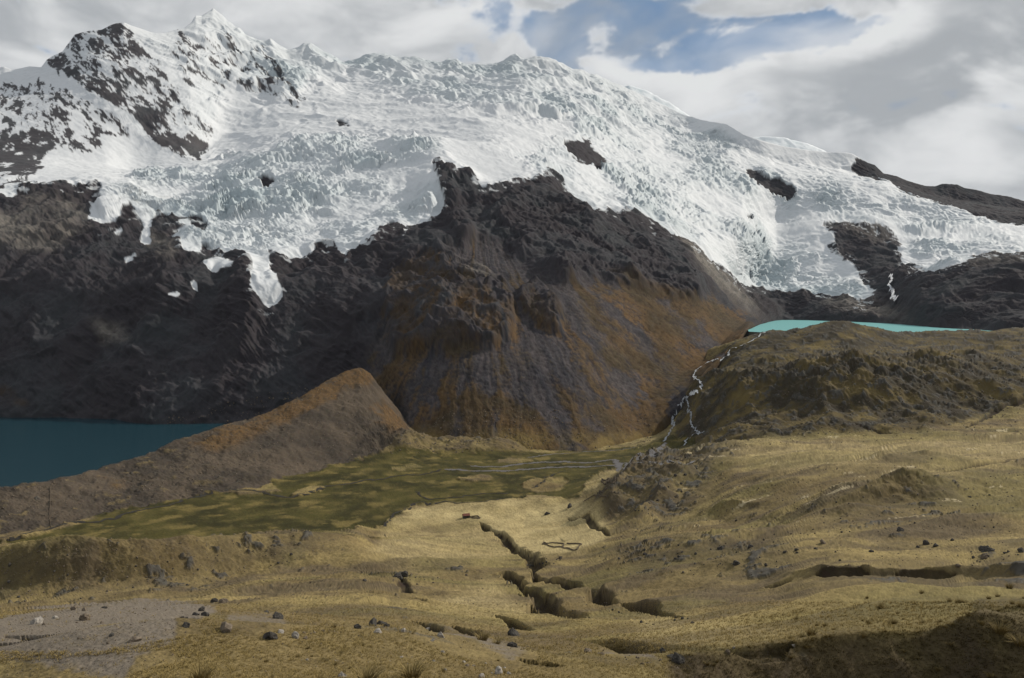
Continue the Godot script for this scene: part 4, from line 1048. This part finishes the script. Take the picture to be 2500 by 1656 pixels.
func rivers() -> void:
	var st := SurfaceTool.new()
	st.begin(Mesh.PRIMITIVE_TRIANGLES)
	ribbon(st, RIVER, 2.4, 0.9, 3.0)
	ribbon(st, RIVER_ARM, 1.6, 0.9, 3.0)
	tag(put("river", st.commit(), simple(Color(0.30, 0.315, 0.33), 0.45)), "thin white river tumbling from the turquoise lake to the meadow", "river", "", "structure")
	st = SurfaceTool.new()
	st.begin(Mesh.PRIMITIVE_TRIANGLES)
	ribbon(st, CASCADE, 6.0, 1.5, 6.0)
	tag(put("waterfall", st.commit(), simple(Color(0.55, 0.57, 0.6), 0.5)), "small white cascade on dark slabs below the right glacier", "waterfall", "", "structure")
	st = SurfaceTool.new()
	st.begin(Mesh.PRIMITIVE_TRIANGLES)
	for k in BRAIDS.size():
		ribbon(st, BRAIDS[k], 6.0 if k < 2 else 3.0, 0.22, 5.0)
	tag(put("river", st.commit(), simple(Color(0.110, 0.105, 0.105), 0.5, 0.3)), "grey braided gravel river crossing the far meadow", "river", "", "structure")
	st = SurfaceTool.new()
	st.begin(Mesh.PRIMITIVE_TRIANGLES)
	for k in BROOKS.size():
		ribbon(st, BROOKS[k], 4.0 if k == 0 else 2.2, 0.2, 4.0)
	tag(put("stream", st.commit(), simple(Color(0.030, 0.027, 0.022), 0.5, 0.2)), "narrow dark stream winding through the green meadow", "stream", "", "structure")

# ---- stones
func stone_mesh(s: int, sub: int, flat: float) -> ArrayMesh:
	var r := RandomNumberGenerator.new()
	r.seed = s
	var g := (1.0 + sqrt(5.0)) / 2.0
	var v := [Vector3(-1, g, 0), Vector3(1, g, 0), Vector3(-1, -g, 0), Vector3(1, -g, 0), Vector3(0, -1, g), Vector3(0, 1, g), Vector3(0, -1, -g), Vector3(0, 1, -g), Vector3(g, 0, -1), Vector3(g, 0, 1), Vector3(-g, 0, -1), Vector3(-g, 0, 1)]
	var f := [0, 11, 5, 0, 5, 1, 0, 1, 7, 0, 7, 10, 0, 10, 11, 1, 5, 9, 5, 11, 4, 11, 10, 2, 10, 7, 6, 7, 1, 8, 3, 9, 4, 3, 4, 2, 3, 2, 6, 3, 6, 8, 3, 8, 9, 4, 9, 5, 2, 4, 11, 6, 2, 10, 8, 6, 7, 9, 8, 1]
	var tri := []
	for i in range(0, f.size(), 3):
		tri.append([v[f[i]].normalized(), v[f[i + 1]].normalized(), v[f[i + 2]].normalized()])
	for k in sub:
		var more := []
		for t in tri:
			var ab: Vector3 = ((t[0] + t[1]) * 0.5).normalized()
			var bc: Vector3 = ((t[1] + t[2]) * 0.5).normalized()
			var ca: Vector3 = ((t[2] + t[0]) * 0.5).normalized()
			more.append_array([[t[0], ab, ca], [ab, t[1], bc], [ca, bc, t[2]], [ab, bc, ca]])
		tri = more
	var planes := []
	for i in 9:
		planes.append([Vector3(r.randf_range(-1, 1), r.randf_range(-0.5, 1), r.randf_range(-1, 1)).normalized(), r.randf_range(0.52, 0.86)])
	var n := noise(1.4, 3, s)
	var st := SurfaceTool.new()
	st.begin(Mesh.PRIMITIVE_TRIANGLES)
	st.set_smooth_group(-1)
	for t in tri:
		for k in [0, 2, 1]:
			var p: Vector3 = t[k]
			for q in planes:
				var over: float = p.dot(q[0]) - q[1]
				if over > 0.0:
					p -= q[0] * over * 0.92
			p *= 1.0 + 0.22 * n.get_noise_3dv(t[k] * 1.5)
			st.add_vertex(p * Vector3(0.62, 0.62 * flat, 0.52))
	st.generate_normals()
	return st.commit()

func stone_material(light: Color, dark: Color, s: int) -> StandardMaterial3D:
	var m := StandardMaterial3D.new()
	var t := NoiseTexture2D.new()
	t.width = 256
	t.height = 256
	t.seamless = true
	t.generate_mipmaps = false
	t.noise = noise(0.02, 5, s, false, FastNoiseLite.TYPE_SIMPLEX_SMOOTH, 0.65)
	var ramp := Gradient.new()
	ramp.set_color(0, dark.linear_to_srgb())
	ramp.set_color(1, light.linear_to_srgb())
	ramp.set_offset(0, 0.3)
	ramp.set_offset(1, 0.7)
	t.color_ramp = ramp
	m.albedo_texture = t
	m.roughness = 0.95
	m.metallic_specular = 0.2
	m.uv1_triplanar = true
	m.uv1_world_triplanar = true
	m.uv1_scale = Vector3.ONE * 0.7
	return m

var stones: Array = []
var pale_stone: StandardMaterial3D
var dark_stone: StandardMaterial3D
var brown_stone: StandardMaterial3D
var used := 0

func boulder(px: float, py: float, wide: float, tone: String, label: String, group := "", called := "boulder") -> void:
	var p := nearest(px, py)
	var size := 0.8 * wide * -p.z / FOCAL
	var o := put(called, stones[used % stones.size()], {"pale": pale_stone, "dark": dark_stone, "brown": brown_stone}[tone])
	used += 1
	var y := ground_at(p.x, p.z)
	o.basis = Basis(Vector3.UP, rng.randf() * TAU) * Basis(Vector3.RIGHT, rng.randf_range(-0.25, 0.25))
	o.basis = o.basis.scaled(Vector3.ONE * size / 1.1)
	o.position = Vector3(p.x, y + size * 0.10, p.z)
	tag(o, label, "boulder" if called == "boulder" else "rock", group)

func inside(zone: PackedVector2Array) -> Vector2:
	var box := Rect2(zone[0], Vector2.ZERO)
	for q in zone:
		box = box.expand(q)
	for k in 60:
		var c := box.position + Vector2(rng.randf(), rng.randf()) * box.size
		if Geometry2D.is_point_in_polygon(c, zone):
			return c
	return zone[0]

func boulders() -> void:
	for k in 7:
		stones.append(stone_mesh(300 + k, 2, [0.8, 1.0, 0.65, 0.9, 0.75, 1.1, 0.6][k]))
	pale_stone = stone_material(Color(0.36, 0.33, 0.29), Color(0.17, 0.155, 0.135), 101)
	dark_stone = stone_material(Color(0.095, 0.088, 0.078), Color(0.030, 0.028, 0.025), 102)
	brown_stone = stone_material(Color(0.20, 0.165, 0.125), Color(0.085, 0.068, 0.052), 103)
	for q in [[550, 1540, 46, "brown", "broad rounded boulder with a flat sunlit top on the grass patch"], [659, 1561, 42, "dark", "dark angular boulder in front of a pale broken one"], [684, 1546, 26, "pale", "pale broken boulder leaning behind the dark angular one"], [525, 1470, 26, "dark", "dark boulder on the rim above the gravel hump"], [545, 1472, 30, "brown", "grey boulder beside the dark one on the rim of the gravel hump"],
		[493, 1493, 20, "dark", "small dark block just above the row of black rocks"], [478, 1503, 22, "dark", "left black rock of the row over the grassy hollow"], [500, 1505, 24, "dark", "right black rock of the row over the grassy hollow"], [677, 1511, 32, "dark", "dark jagged rock on the brown slope right of the hollow"], [650, 1496, 16, "dark", "small dark rock uphill of the jagged one"],
		[88, 1523, 40, "pale", "large pale boulder half sunk in the bare gravel hump"], [134, 1511, 20, "pale", "small pale boulder right of the half sunk one on the gravel"], [206, 1515, 30, "brown", "low brown boulder in the middle of the gravel hump"], [254, 1486, 17, "dark", "dark block standing on the crest of the gravel hump"], [180, 1490, 24, "brown", "jagged brown slab on the crest of the gravel hump"], [205, 1492, 16, "brown", "small brown slab right of the jagged slab on the gravel crest"],
		[328, 1566, 36, "brown", "rounded boulder at the end of the dark cut in the gravel hump"], [271, 1553, 18, "dark", "black rock at the start of the dark cut in the gravel hump"], [455, 1529, 27, "dark", "dark clod at the right edge of the gravel hump"], [722, 1557, 26, "pale", "pale flat stone at the left end of the stone row"], [745, 1560, 17, "brown", "brown stone next to the pale flat one at the row"], [873, 1535, 24, "dark", "dark rounded rock at the left foot of the long outcrop"],
		[910, 1528, 34, "dark", "long black outcrop rock, left part"], [930, 1526, 32, "dark", "long black outcrop rock, right part"], [945, 1530, 20, "dark", "block at the right tip of the long black outcrop"], [922, 1545, 26, "pale", "pale rounded stone below the long black outcrop"], [985, 1543, 16, "pale", "small pale stone on the open slope right of the outcrop"], [1045, 1537, 15, "pale", "pale stone at the top of the eroded brown slope"], [1077, 1556, 26, "pale", "flat whitish slab lying on the eroded brown slope"],
		[1056, 1566, 15, "pale", "small whitish stone left of the flat slab"], [1081, 1594, 16, "pale", "white block in the middle of the eroded slope"], [1140, 1627, 15, "brown", "brown stone low on the eroded slope"], [1059, 1615, 10, "pale", "tiny white stone left on the lower slope"], [1218, 1646, 32, "pale", "large pale stone at the bottom edge"], [1243, 1647, 17, "pale", "pale stone right of the large one at the bottom edge"], [1176, 1654, 20, "pale", "white stone half out of the frame at the bottom"], [836, 1655, 26, "pale", "white rounded stone between two tussocks at the bottom edge"],
		[1253, 1552, 50, "dark", "big dark boulder at the head of the lower ravine"], [1252, 1580, 34, "dark", "dark rock below the big boulder in the lower ravine"], [970, 1412, 34, "dark", "black boulder on the crest above the middle slope"], [988, 1408, 24, "dark", "black rock right of the crest boulder"], [890, 1419, 16, "dark", "dark rock left along the crest"], [1620, 1594, 26, "dark", "upright dark boulder in the shaded lower ravine"], [1655, 1614, 38, "dark", "large black rock at the right end of the lower ravine"], [1640, 1606, 26, "dark", "black rock between the upright boulder and the largest black one"],
		[1436, 1594, 28, "brown", "grey flat rock on the floor of the lower ravine"], [1470, 1600, 18, "brown", "grey rock just right of the flat one in the ravine"], [1777, 1594, 15, "brown", "round grey stone below the terrace edge"], [1939, 1578, 15, "pale", "pale stone on the dark bank at the lower right"], [1792, 1583, 9, "pale", "small white stone on the edge of the terrace"], [2009, 1327, 20, "brown", "lone pointed grey boulder on the yellow slope"], [1992, 1341, 13, "dark", "dark rock just below the pointed boulder"],
		[2128, 1348, 15, "dark", "round dark boulder alone on the mid slope"], [2242, 1337, 13, "dark", "left dark rock of a loose row on the right slope"], [2260, 1330, 20, "dark", "middle dark rock of a loose row on the right slope"], [2285, 1334, 20, "dark", "right dark rock of a loose row on the right slope"], [2325, 1320, 13, "dark", "dark rock a little above the loose row at right"], [2198, 1297, 20, "dark", "flat dark rock beside a white bare patch"], [1761, 1341, 26, "dark", "dark crag stone at the head of the rock band"], [1832, 1337, 20, "dark", "dark stone right of the crag stone"],
		[1798, 1377, 24, "dark", "dark rock low in the brown rocky band"], [2404, 1364, 22, "brown", "grey boulder under the black rocks at the right edge"], [2411, 1348, 42, "dark", "heap-like black rock near the right edge"], [2494, 1348, 24, "dark", "black rock at the very right edge"], [1391, 1238, 17, "dark", "big dark boulder standing on the pale meadow"], [1336, 1256, 18, "dark", "dark rocks on the pale meadow left of the dark hill"], [2340, 1382, 14, "brown", "grey stone on the lip of the dark scarp"]]:
		boulder(q[0], q[1], q[2], q[3], q[4])
	var zones := [[34, [0, 1345, 380, 1335, 720, 1300, 860, 1320, 720, 1370, 500, 1440, 200, 1470, 0, 1470], 4.0, 13.0, "dark", "small dark rock among many on the stony knoll at left", "rocks on the stony knoll"], [46, [1720, 1230, 2500, 1180, 2500, 1370, 1980, 1370, 1700, 1300], 3.0, 9.0, "dark", "small dark rock scattered on the wide yellow slope at right", "rocks on the yellow slope"],
		[36, [1440, 1380, 1500, 1310, 1720, 1310, 1950, 1340, 1960, 1370, 1800, 1420, 1560, 1390], 4.0, 14.0, "dark", "small dark rock in the brown rocky band right of the ravines", "rocks in the brown band"], [22, [1430, 1590, 1600, 1595, 1680, 1620, 1640, 1640, 1500, 1612], 4.0, 14.0, "brown", "small grey rock strewn along the floor of the lower ravine", "rocks in the lower ravine"], [14, [740, 1540, 830, 1534, 850, 1548, 740, 1560], 5.0, 15.0, "brown", "small stone in the short row on the grass slope", "stones of the short row"],
		[20, [700, 1590, 1300, 1620, 1300, 1656, 600, 1656], 4.0, 11.0, "pale", "small pale stone on the grass of the nearest slope", "stones on the nearest slope"], [26, [0, 1500, 440, 1485, 440, 1540, 300, 1580, 0, 1585], 3.0, 12.0, "brown", "small grey stone on the bare gravel hump", "stones on the gravel hump"], [16, [880, 1410, 1130, 1390, 1160, 1415, 1000, 1430], 4.0, 13.0, "brown", "small grey rock along the crest over the middle slope", "rocks on the middle crest"],
		[20, [1480, 1480, 1700, 1502, 1760, 1520, 1600, 1530, 1480, 1500], 4.0, 13.0, "dark", "small dark rock on the grey spur between ravine and terrace", "rocks on the grey spur"], [20, [1640, 1240, 1480, 1290, 1560, 1200, 1700, 1140, 1760, 1180], 4.0, 12.0, "dark", "small dark rock on the shaded hill beside the pale meadow", "rocks on the shaded hill"], [14, [1270, 1378, 1320, 1366, 1390, 1362, 1330, 1390], 5.0, 13.0, "dark", "small dark rock piled where the first ravine ends", "rocks at the ravine end"], [14, [2360, 1340, 2440, 1330, 2500, 1350, 2460, 1376, 2380, 1376], 5.0, 14.0, "dark", "small black rock in the heap near the right edge", "rocks of the black heap"]]
	for z in zones:
		var zone := points(z[1])
		for k in z[0]:
			var c := inside(zone)
			var big: float = z[2] * pow(z[3] / z[2], pow(rng.randf(), 1.8))
			boulder(c.x, c.y, big, z[4], z[5], z[6], "rock")
	# stones too many to count
	scatter("small_stones", 9000, [[-60, 1130, 900, 900, 1010, 1060, 900, 1112, 317, 1238, -60, 1310], [-60, 1130, 900, 900, 1010, 1060, 900, 1112, 317, 1238, -60, 1310], [-60, 1345, 860, 1300, 800, 1345, 500, 1445, -60, 1478], [1640, 1000, 2520, 860, 2520, 1060, 1640, 1100], [1500, 1180, 2520, 1100, 2520, 1380, 1500, 1400], [600, 1400, 1500, 1420, 1700, 1656, 500, 1656], [-60, 1480, 480, 1480, 450, 1656, -60, 1656], [1100, 1000, 1600, 1000, 1600, 1100, 940, 1110]], 1.4, 4.5)

func scatter(called: String, count: int, areas: Array, low: float, high: float) -> void:
	var mm := MultiMesh.new()
	mm.transform_format = MultiMesh.TRANSFORM_3D
	mm.mesh = stone_mesh(400, 1, 0.8)
	mm.instance_count = count
	var zones := []
	for a in areas:
		zones.append(points(a))
	for i in count:
		var c := inside(zones[i % zones.size()])
		var p := nearest(c.x, c.y)
		var size := low * pow(high / low, pow(rng.randf(), 2.5)) * -p.z / FOCAL
		var b := Basis(Vector3(rng.randf_range(-1, 1), 1, rng.randf_range(-1, 1)).normalized(), rng.randf() * TAU).scaled(Vector3.ONE * size)
		mm.set_instance_transform(i, Transform3D(b, Vector3(p.x, ground_at(p.x, p.z) + size * 0.15, p.z)))
	var o := MultiMeshInstance3D.new()
	o.name = called
	o.multimesh = mm
	o.material_override = brown_stone
	add_child(o, true)
	tag(o, "countless small grey stones strewn over slopes and moraine", "stones", "", "stuff")

# ---- grass
func blades(count: int, tall: float, spread: float, lean: float, wide: float, s: int) -> ArrayMesh:
	var r := RandomNumberGenerator.new()
	r.seed = s
	var st := SurfaceTool.new()
	st.begin(Mesh.PRIMITIVE_TRIANGLES)
	for i in count:
		var turn := r.randf() * TAU
		var from := sqrt(r.randf()) * spread
		var root := Vector3(cos(turn) * from, -0.03, sin(turn) * from)
		var out := Vector3(cos(turn + r.randf_range(-0.6, 0.6)), 0, sin(turn + r.randf_range(-0.6, 0.6)))
		var h := tall * r.randf_range(0.55, 1.0)
		var l := lean * h * (0.25 + from / maxf(spread, 0.01)) * r.randf_range(0.6, 1.2)
		var mid := root + Vector3(0, h * 0.58, 0) + out * l * 0.35
		var tip := root + Vector3(0, h * r.randf_range(0.85, 1.0), 0) + out * l
		var side := Vector3(-out.z, 0, out.x).rotated(Vector3.UP, r.randf_range(-0.7, 0.7)) * wide * 0.5
		var tone := r.randf_range(0.6, 1.25)
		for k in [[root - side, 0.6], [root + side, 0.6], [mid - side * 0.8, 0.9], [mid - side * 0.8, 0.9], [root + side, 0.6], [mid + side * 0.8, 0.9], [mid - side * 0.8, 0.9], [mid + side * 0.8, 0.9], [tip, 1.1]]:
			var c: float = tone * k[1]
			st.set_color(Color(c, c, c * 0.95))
			st.add_vertex(k[0])
	st.generate_normals()
	return st.commit()

func grass() -> void:
	var straw := StandardMaterial3D.new()
	straw.albedo_color = Color(0.245, 0.188, 0.084).linear_to_srgb()
	straw.vertex_color_use_as_albedo = true
	straw.roughness = 0.9
	straw.metallic_specular = 0.15
	straw.cull_mode = BaseMaterial3D.CULL_DISABLED
	var shapes := [blades(170, 1.0, 0.30, 0.75, 0.030, 501), blades(140, 0.9, 0.34, 0.95, 0.032, 502), blades(150, 1.1, 0.26, 0.6, 0.028, 503)]
	var n := 0
	for q in [[1003, 1656, 66, "large dark brown tussock at the bottom edge, right of the white stone"], [893, 1662, 60, "dark tussock at the bottom edge, left of the white stone"], [490, 1664, 66, "tall dark tussock with long loose stalks at the bottom edge"], [662, 1656, 18, "small brown tussock on the lower grass slope"], [705, 1656, 16, "small tussock right of the lower slope one"], [778, 1660, 20, "small tussock near the bottom edge left of the dark one"], [1178, 1564, 34, "round golden tussock at the left foot of the lower ravine"], [1212, 1572, 26, "dark tussock under the big dark boulder"],
		[1981, 1552, 34, "large tussock on the rim of the dark bank"], [2015, 1530, 18, "tussock on the terrace behind the rim"], [2036, 1538, 14, "small tussock right of the terrace one"], [2150, 1486, 22, "golden round tussock at the foot of the shaded bowl"], [2179, 1524, 26, "tussock on the crest right of the terrace"], [2295, 1520, 18, "tussock on the dark crest at right"], [2318, 1470, 16, "left tussock of three standing together at right"], [2341, 1473, 22, "middle tussock of three standing together at right"], [2357, 1472, 16, "right tussock of three standing together at right"], [2414, 1463, 14, "small tussock uphill of the three"], [2436, 1458, 14, "small tussock next to a boulder shadow at right"],
		[2362, 1500, 16, "tussock below the three at right"], [2464, 1437, 22, "golden tussock high at the right edge"], [2439, 1544, 42, "big bushy tussock on the dark slope at right"], [2492, 1574, 46, "biggest bushy tussock at the right edge"], [2472, 1476, 18, "upper tussock of the cluster at the right edge"], [2494, 1482, 22, "outer tussock of the cluster at the right edge"], [2440, 1492, 15, "inner tussock of the cluster at the right edge"], [2108, 1556, 18, "tussock on the dark rim left of the crest"], [1930, 1560, 16, "tussock at the left of the large rim one"], [1958, 1556, 20, "second tussock just left of the large rim one"], [815, 1532, 16, "dark tussock at the end of the stone row"]]:
		var p := nearest(q[0], q[1])
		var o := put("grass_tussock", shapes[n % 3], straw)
		n += 1
		var size: float = q[2] * -p.z / FOCAL
		o.basis = Basis(Vector3.UP, rng.randf() * TAU).scaled(Vector3(size, size * 0.72, size) * 0.95)
		o.position = Vector3(p.x, ground_at(p.x, p.z) - 0.03, p.z)
		tag(o, q[3], "tussock")
	for z in [[34, [560, 1560, 1180, 1590, 1300, 1656, 300, 1656], 7.0, 16.0, "small dry tussock scattered on the nearest grass slope", "small tussocks on the nearest slope"], [40, [1850, 1480, 2500, 1430, 2500, 1656, 1700, 1656, 1700, 1600], 6.0, 17.0, "small dry tussock scattered on the dark bank at the lower right", "small tussocks on the dark bank"]]:
		var zone := points(z[1])
		for k in z[0]:
			var c := inside(zone)
			var p := nearest(c.x, c.y)
			var o := put("grass_tussock", shapes[n % 3], straw)
			n += 1
			var size: float = rng.randf_range(z[2], z[3]) * -p.z / FOCAL
			o.basis = Basis(Vector3.UP, rng.randf() * TAU).scaled(Vector3(size, size * rng.randf_range(0.55, 0.8), size))
			o.position = Vector3(p.x, ground_at(p.x, p.z) - 0.02, p.z)
			tag(o, z[4], "tussock", z[5])
	# the short grass of the near slopes
	var mm := MultiMesh.new()
	mm.transform_format = MultiMesh.TRANSFORM_3D
	mm.use_colors = true
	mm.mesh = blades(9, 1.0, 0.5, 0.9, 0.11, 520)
	var at := []
	var pn := noise(1.0 / 6.0, 3, 530)
	while at.size() < 30000:
		var px := rng.randf_range(-60, 2560)
		var py := rng.randf_range(1470, 1668)
		if look(gravel_map, px, py) > 0.35 and rng.randf() > 0.04:
			continue
		if look(low_shaded_map, px, py) > 0.5 and rng.randf() > 0.5:
			continue
		var p := spot(near_land, px, py)
		if pn.get_noise_2d(p.x, p.z) < rng.randf_range(-0.5, 0.25):
			rng.randf()
			at.append([p, rng.randf_range(0.035, 0.08), px, py])
		else:
			at.append([p, rng.randf_range(0.06, 0.14), px, py])
	mm.instance_count = at.size()
	for i in at.size():
		var size: float = at[i][1] * clampf(-at[i][0].z / 45.0, 0.7, 1.6)
		mm.set_instance_transform(i, Transform3D(Basis(Vector3.UP, rng.randf() * TAU).scaled(Vector3(size * 1.5, size, size * 1.5)), at[i][0]))
		var t := rng.randf_range(0.75, 1.25)
		var lo := look(low_shaded_map, at[i][2], at[i][3])
		mm.set_instance_color(i, Color(1.15, 1.12, 1.0).lerp(Color(0.5, 0.5, 0.5), lo) * t)  # grass on the low bank tinted darker to carry the painted shade
	var o := MultiMeshInstance3D.new()
	o.name = "grass"
	o.multimesh = mm
	o.material_override = straw
	add_child(o, true)
	tag(o, "short dry yellow grass covering the nearest slopes", "grass", "", "stuff")

# ---- dry stone walls, pens and the hut
func wall_run(list: Array, tall: float, thick: float) -> ArrayMesh:
	var st := SurfaceTool.new()
	st.begin(Mesh.PRIMITIVE_TRIANGLES)
	for i in list.size() - 1:
		var a: Vector3 = list[i]
		var b: Vector3 = list[i + 1]
		var n := maxi(2, int(a.distance_to(b) / (tall * 0.55)))
		for k in n + 1:
			for layer in 2:
				var p := a.lerp(b, clampf((k + rng.randf_range(-0.25, 0.25)) / n, 0.0, 1.0))
				p.x += rng.randf_range(-0.1, 0.1) * thick
				p.z += rng.randf_range(-0.1, 0.1) * thick
				var size := tall * rng.randf_range(0.75, 1.1)
				p.y = ground_at(p.x, p.z) + tall * (0.2 + 0.42 * layer)
				var s := Basis(Vector3.UP, rng.randf() * TAU).scaled(Vector3(thick * 1.1, size * 0.75, thick * 1.1))
				st.append_from(wall_stone, 0, Transform3D(s, p))
	return st.commit()

var wall_stone: ArrayMesh
func on_ground(list: Array) -> Array:
	var out := []
	for i in range(0, list.size(), 2):
		out.append(nearest(list[i], list[i + 1]))
	return out

func stone_pen(label: String, runs: Array, tall: float, called := "stone_pen", category := "stone pen") -> void:
	var root := Node3D.new()
	root.name = called
	add_child(root, true)
	tag(root, label, category)
	for r in runs:
		put("wall", wall_run(on_ground(r), tall, tall * 0.7), brown_stone, root)

func box(st: SurfaceTool, c: Vector3, s: Vector3) -> void:
	var m := BoxMesh.new()
	m.size = s
	st.append_from(m, 0, Transform3D(Basis.IDENTITY, c))

func walls() -> void:
	wall_stone = stone_mesh(420, 0, 1.0)
	stone_pen("double walled pen of dark stones on the pale meadow", [[1327, 1325, 1377, 1329], [1324, 1330, 1373, 1337], [1327, 1325, 1324, 1330], [1377, 1329, 1373, 1337], [1384, 1328, 1420, 1330], [1420, 1330, 1408, 1343], [1373, 1337, 1408, 1343]], 0.75)
	stone_pen("small dark stone pen at the far edge of the pale meadow", [[1470, 1171, 1485, 1170, 1503, 1176], [1503, 1176, 1497, 1182], [1497, 1182, 1480, 1178, 1468, 1177], [1468, 1177, 1470, 1171], [1482, 1178, 1487, 1171]], 1.4)
	stone_pen("round stone pen beside the grey river bed", [[1648, 1121, 1653, 1117, 1664, 1115, 1675, 1117], [1648, 1121, 1654, 1124, 1668, 1124]], 1.3)
	stone_pen("low dark stone wall running across the meadow below the small pen", [[1493, 1187, 1480, 1193, 1465, 1201, 1451, 1210, 1438, 1217, 1426, 1224], [1451, 1210, 1466, 1213, 1482, 1217]], 0.8, "stone_wall", "stone wall")
	stone_pen("long straight stone wall climbing the moraine at the far left", [[134, 1174, 126, 1183, 122, 1192, 122, 1210], [122, 1210, 122, 1227, 121, 1245], [121, 1245, 120, 1263, 122, 1276, 124, 1288]], 0.9, "stone_wall", "stone wall")
	stone_pen("tumbled stone wall joined to the hut with the red roof", [[1148, 1263, 1158, 1266, 1171, 1267], [1152, 1262, 1166, 1261, 1172, 1266]], 1.1, "stone_wall", "stone wall")
	# the hut
	var p := nearest(1138, 1264)
	p.y = ground_at(p.x, p.z)
	var root := Node3D.new()
	root.name = "stone_hut"
	root.position = p
	root.rotation.y = 0.35
	add_child(root, true)
	tag(root, "tiny stone hut with a rusty red roof on the pale meadow", "hut")
	var st := SurfaceTool.new()
	st.begin(Mesh.PRIMITIVE_TRIANGLES)
	box(st, Vector3(0, 0.9, 0), Vector3(6.0, 2.4, 3.8))
	put("wall", st.commit(), dark_stone, root)
	var prism := PrismMesh.new()
	prism.size = Vector3(4.6, 1.7, 6.6)
	var roof := put("roof", prism, simple(Color(0.14, 0.055, 0.040), 0.8), root)
	roof.rotation.y = PI / 2
	roof.position.y = 2.95
	st = SurfaceTool.new()
	st.begin(Mesh.PRIMITIVE_TRIANGLES)
	box(st, Vector3(0.6, 0.95, 1.92), Vector3(0.9, 1.6, 0.08))
	put("door", st.commit(), simple(Color(0.04, 0.03, 0.022), 0.8), root)

func build_things() -> void:
	lakes()
	rivers()
	boulders()
	walls()
	grass()


func _ready() -> void:
	rng.seed = 7
	# ------------------------------------------------ camera
	var cam := Camera3D.new()
	cam.name = "camera"
	cam.projection = Camera3D.PROJECTION_FRUSTUM
	cam.near = 0.5
	cam.far = 20000.0
	cam.size = 2.0 * cam.near * 828.0 / FOCAL
	cam.frustum_offset = Vector2(0.0, cam.near * (LEVEL - 828.0) / FOCAL)
	cam.position = Vector3(0, EYE, 0)
	add_child(cam)
	cam.current = true
	# ------------------------------------------------ sky, sun, exposure
	var env := Environment.new()
	env.background_mode = Environment.BG_SKY
	env.sky = Sky.new()
	env.sky.sky_material = sky_material()
	env.background_energy_multiplier = 1.0
	env.tonemap_mode = Environment.TONE_MAPPER_LINEAR
	env.tonemap_exposure = 1.0
	env.fog_enabled = true
	env.fog_density = 0.000006
	env.fog_light_color = Color(0.80, 0.86, 0.93)
	env.sdfgi_enabled = true
	env.ssao_enabled = true
	env.ssil_enabled = true
	var we := WorldEnvironment.new()
	we.name = "world_environment"
	we.environment = env
	add_child(we)
	var sun := DirectionalLight3D.new()
	sun.name = "sun"
	sun.light_energy = 1.25
	sun.light_color = Color(1.0, 0.965, 0.91)
	sun.light_angular_distance = 0.5
	sun.shadow_enabled = true
	var az := deg_to_rad(62.0)
	var el := deg_to_rad(34.0)
	var to_sun := Vector3(sin(az) * cos(el), sin(el), -cos(az) * cos(el))
	sun.basis = Basis.looking_at(-to_sun, Vector3.UP)
	add_child(sun)
	# ------------------------------------------------ the land, the waters, the things
	build_far()
	build_near()
	build_things()
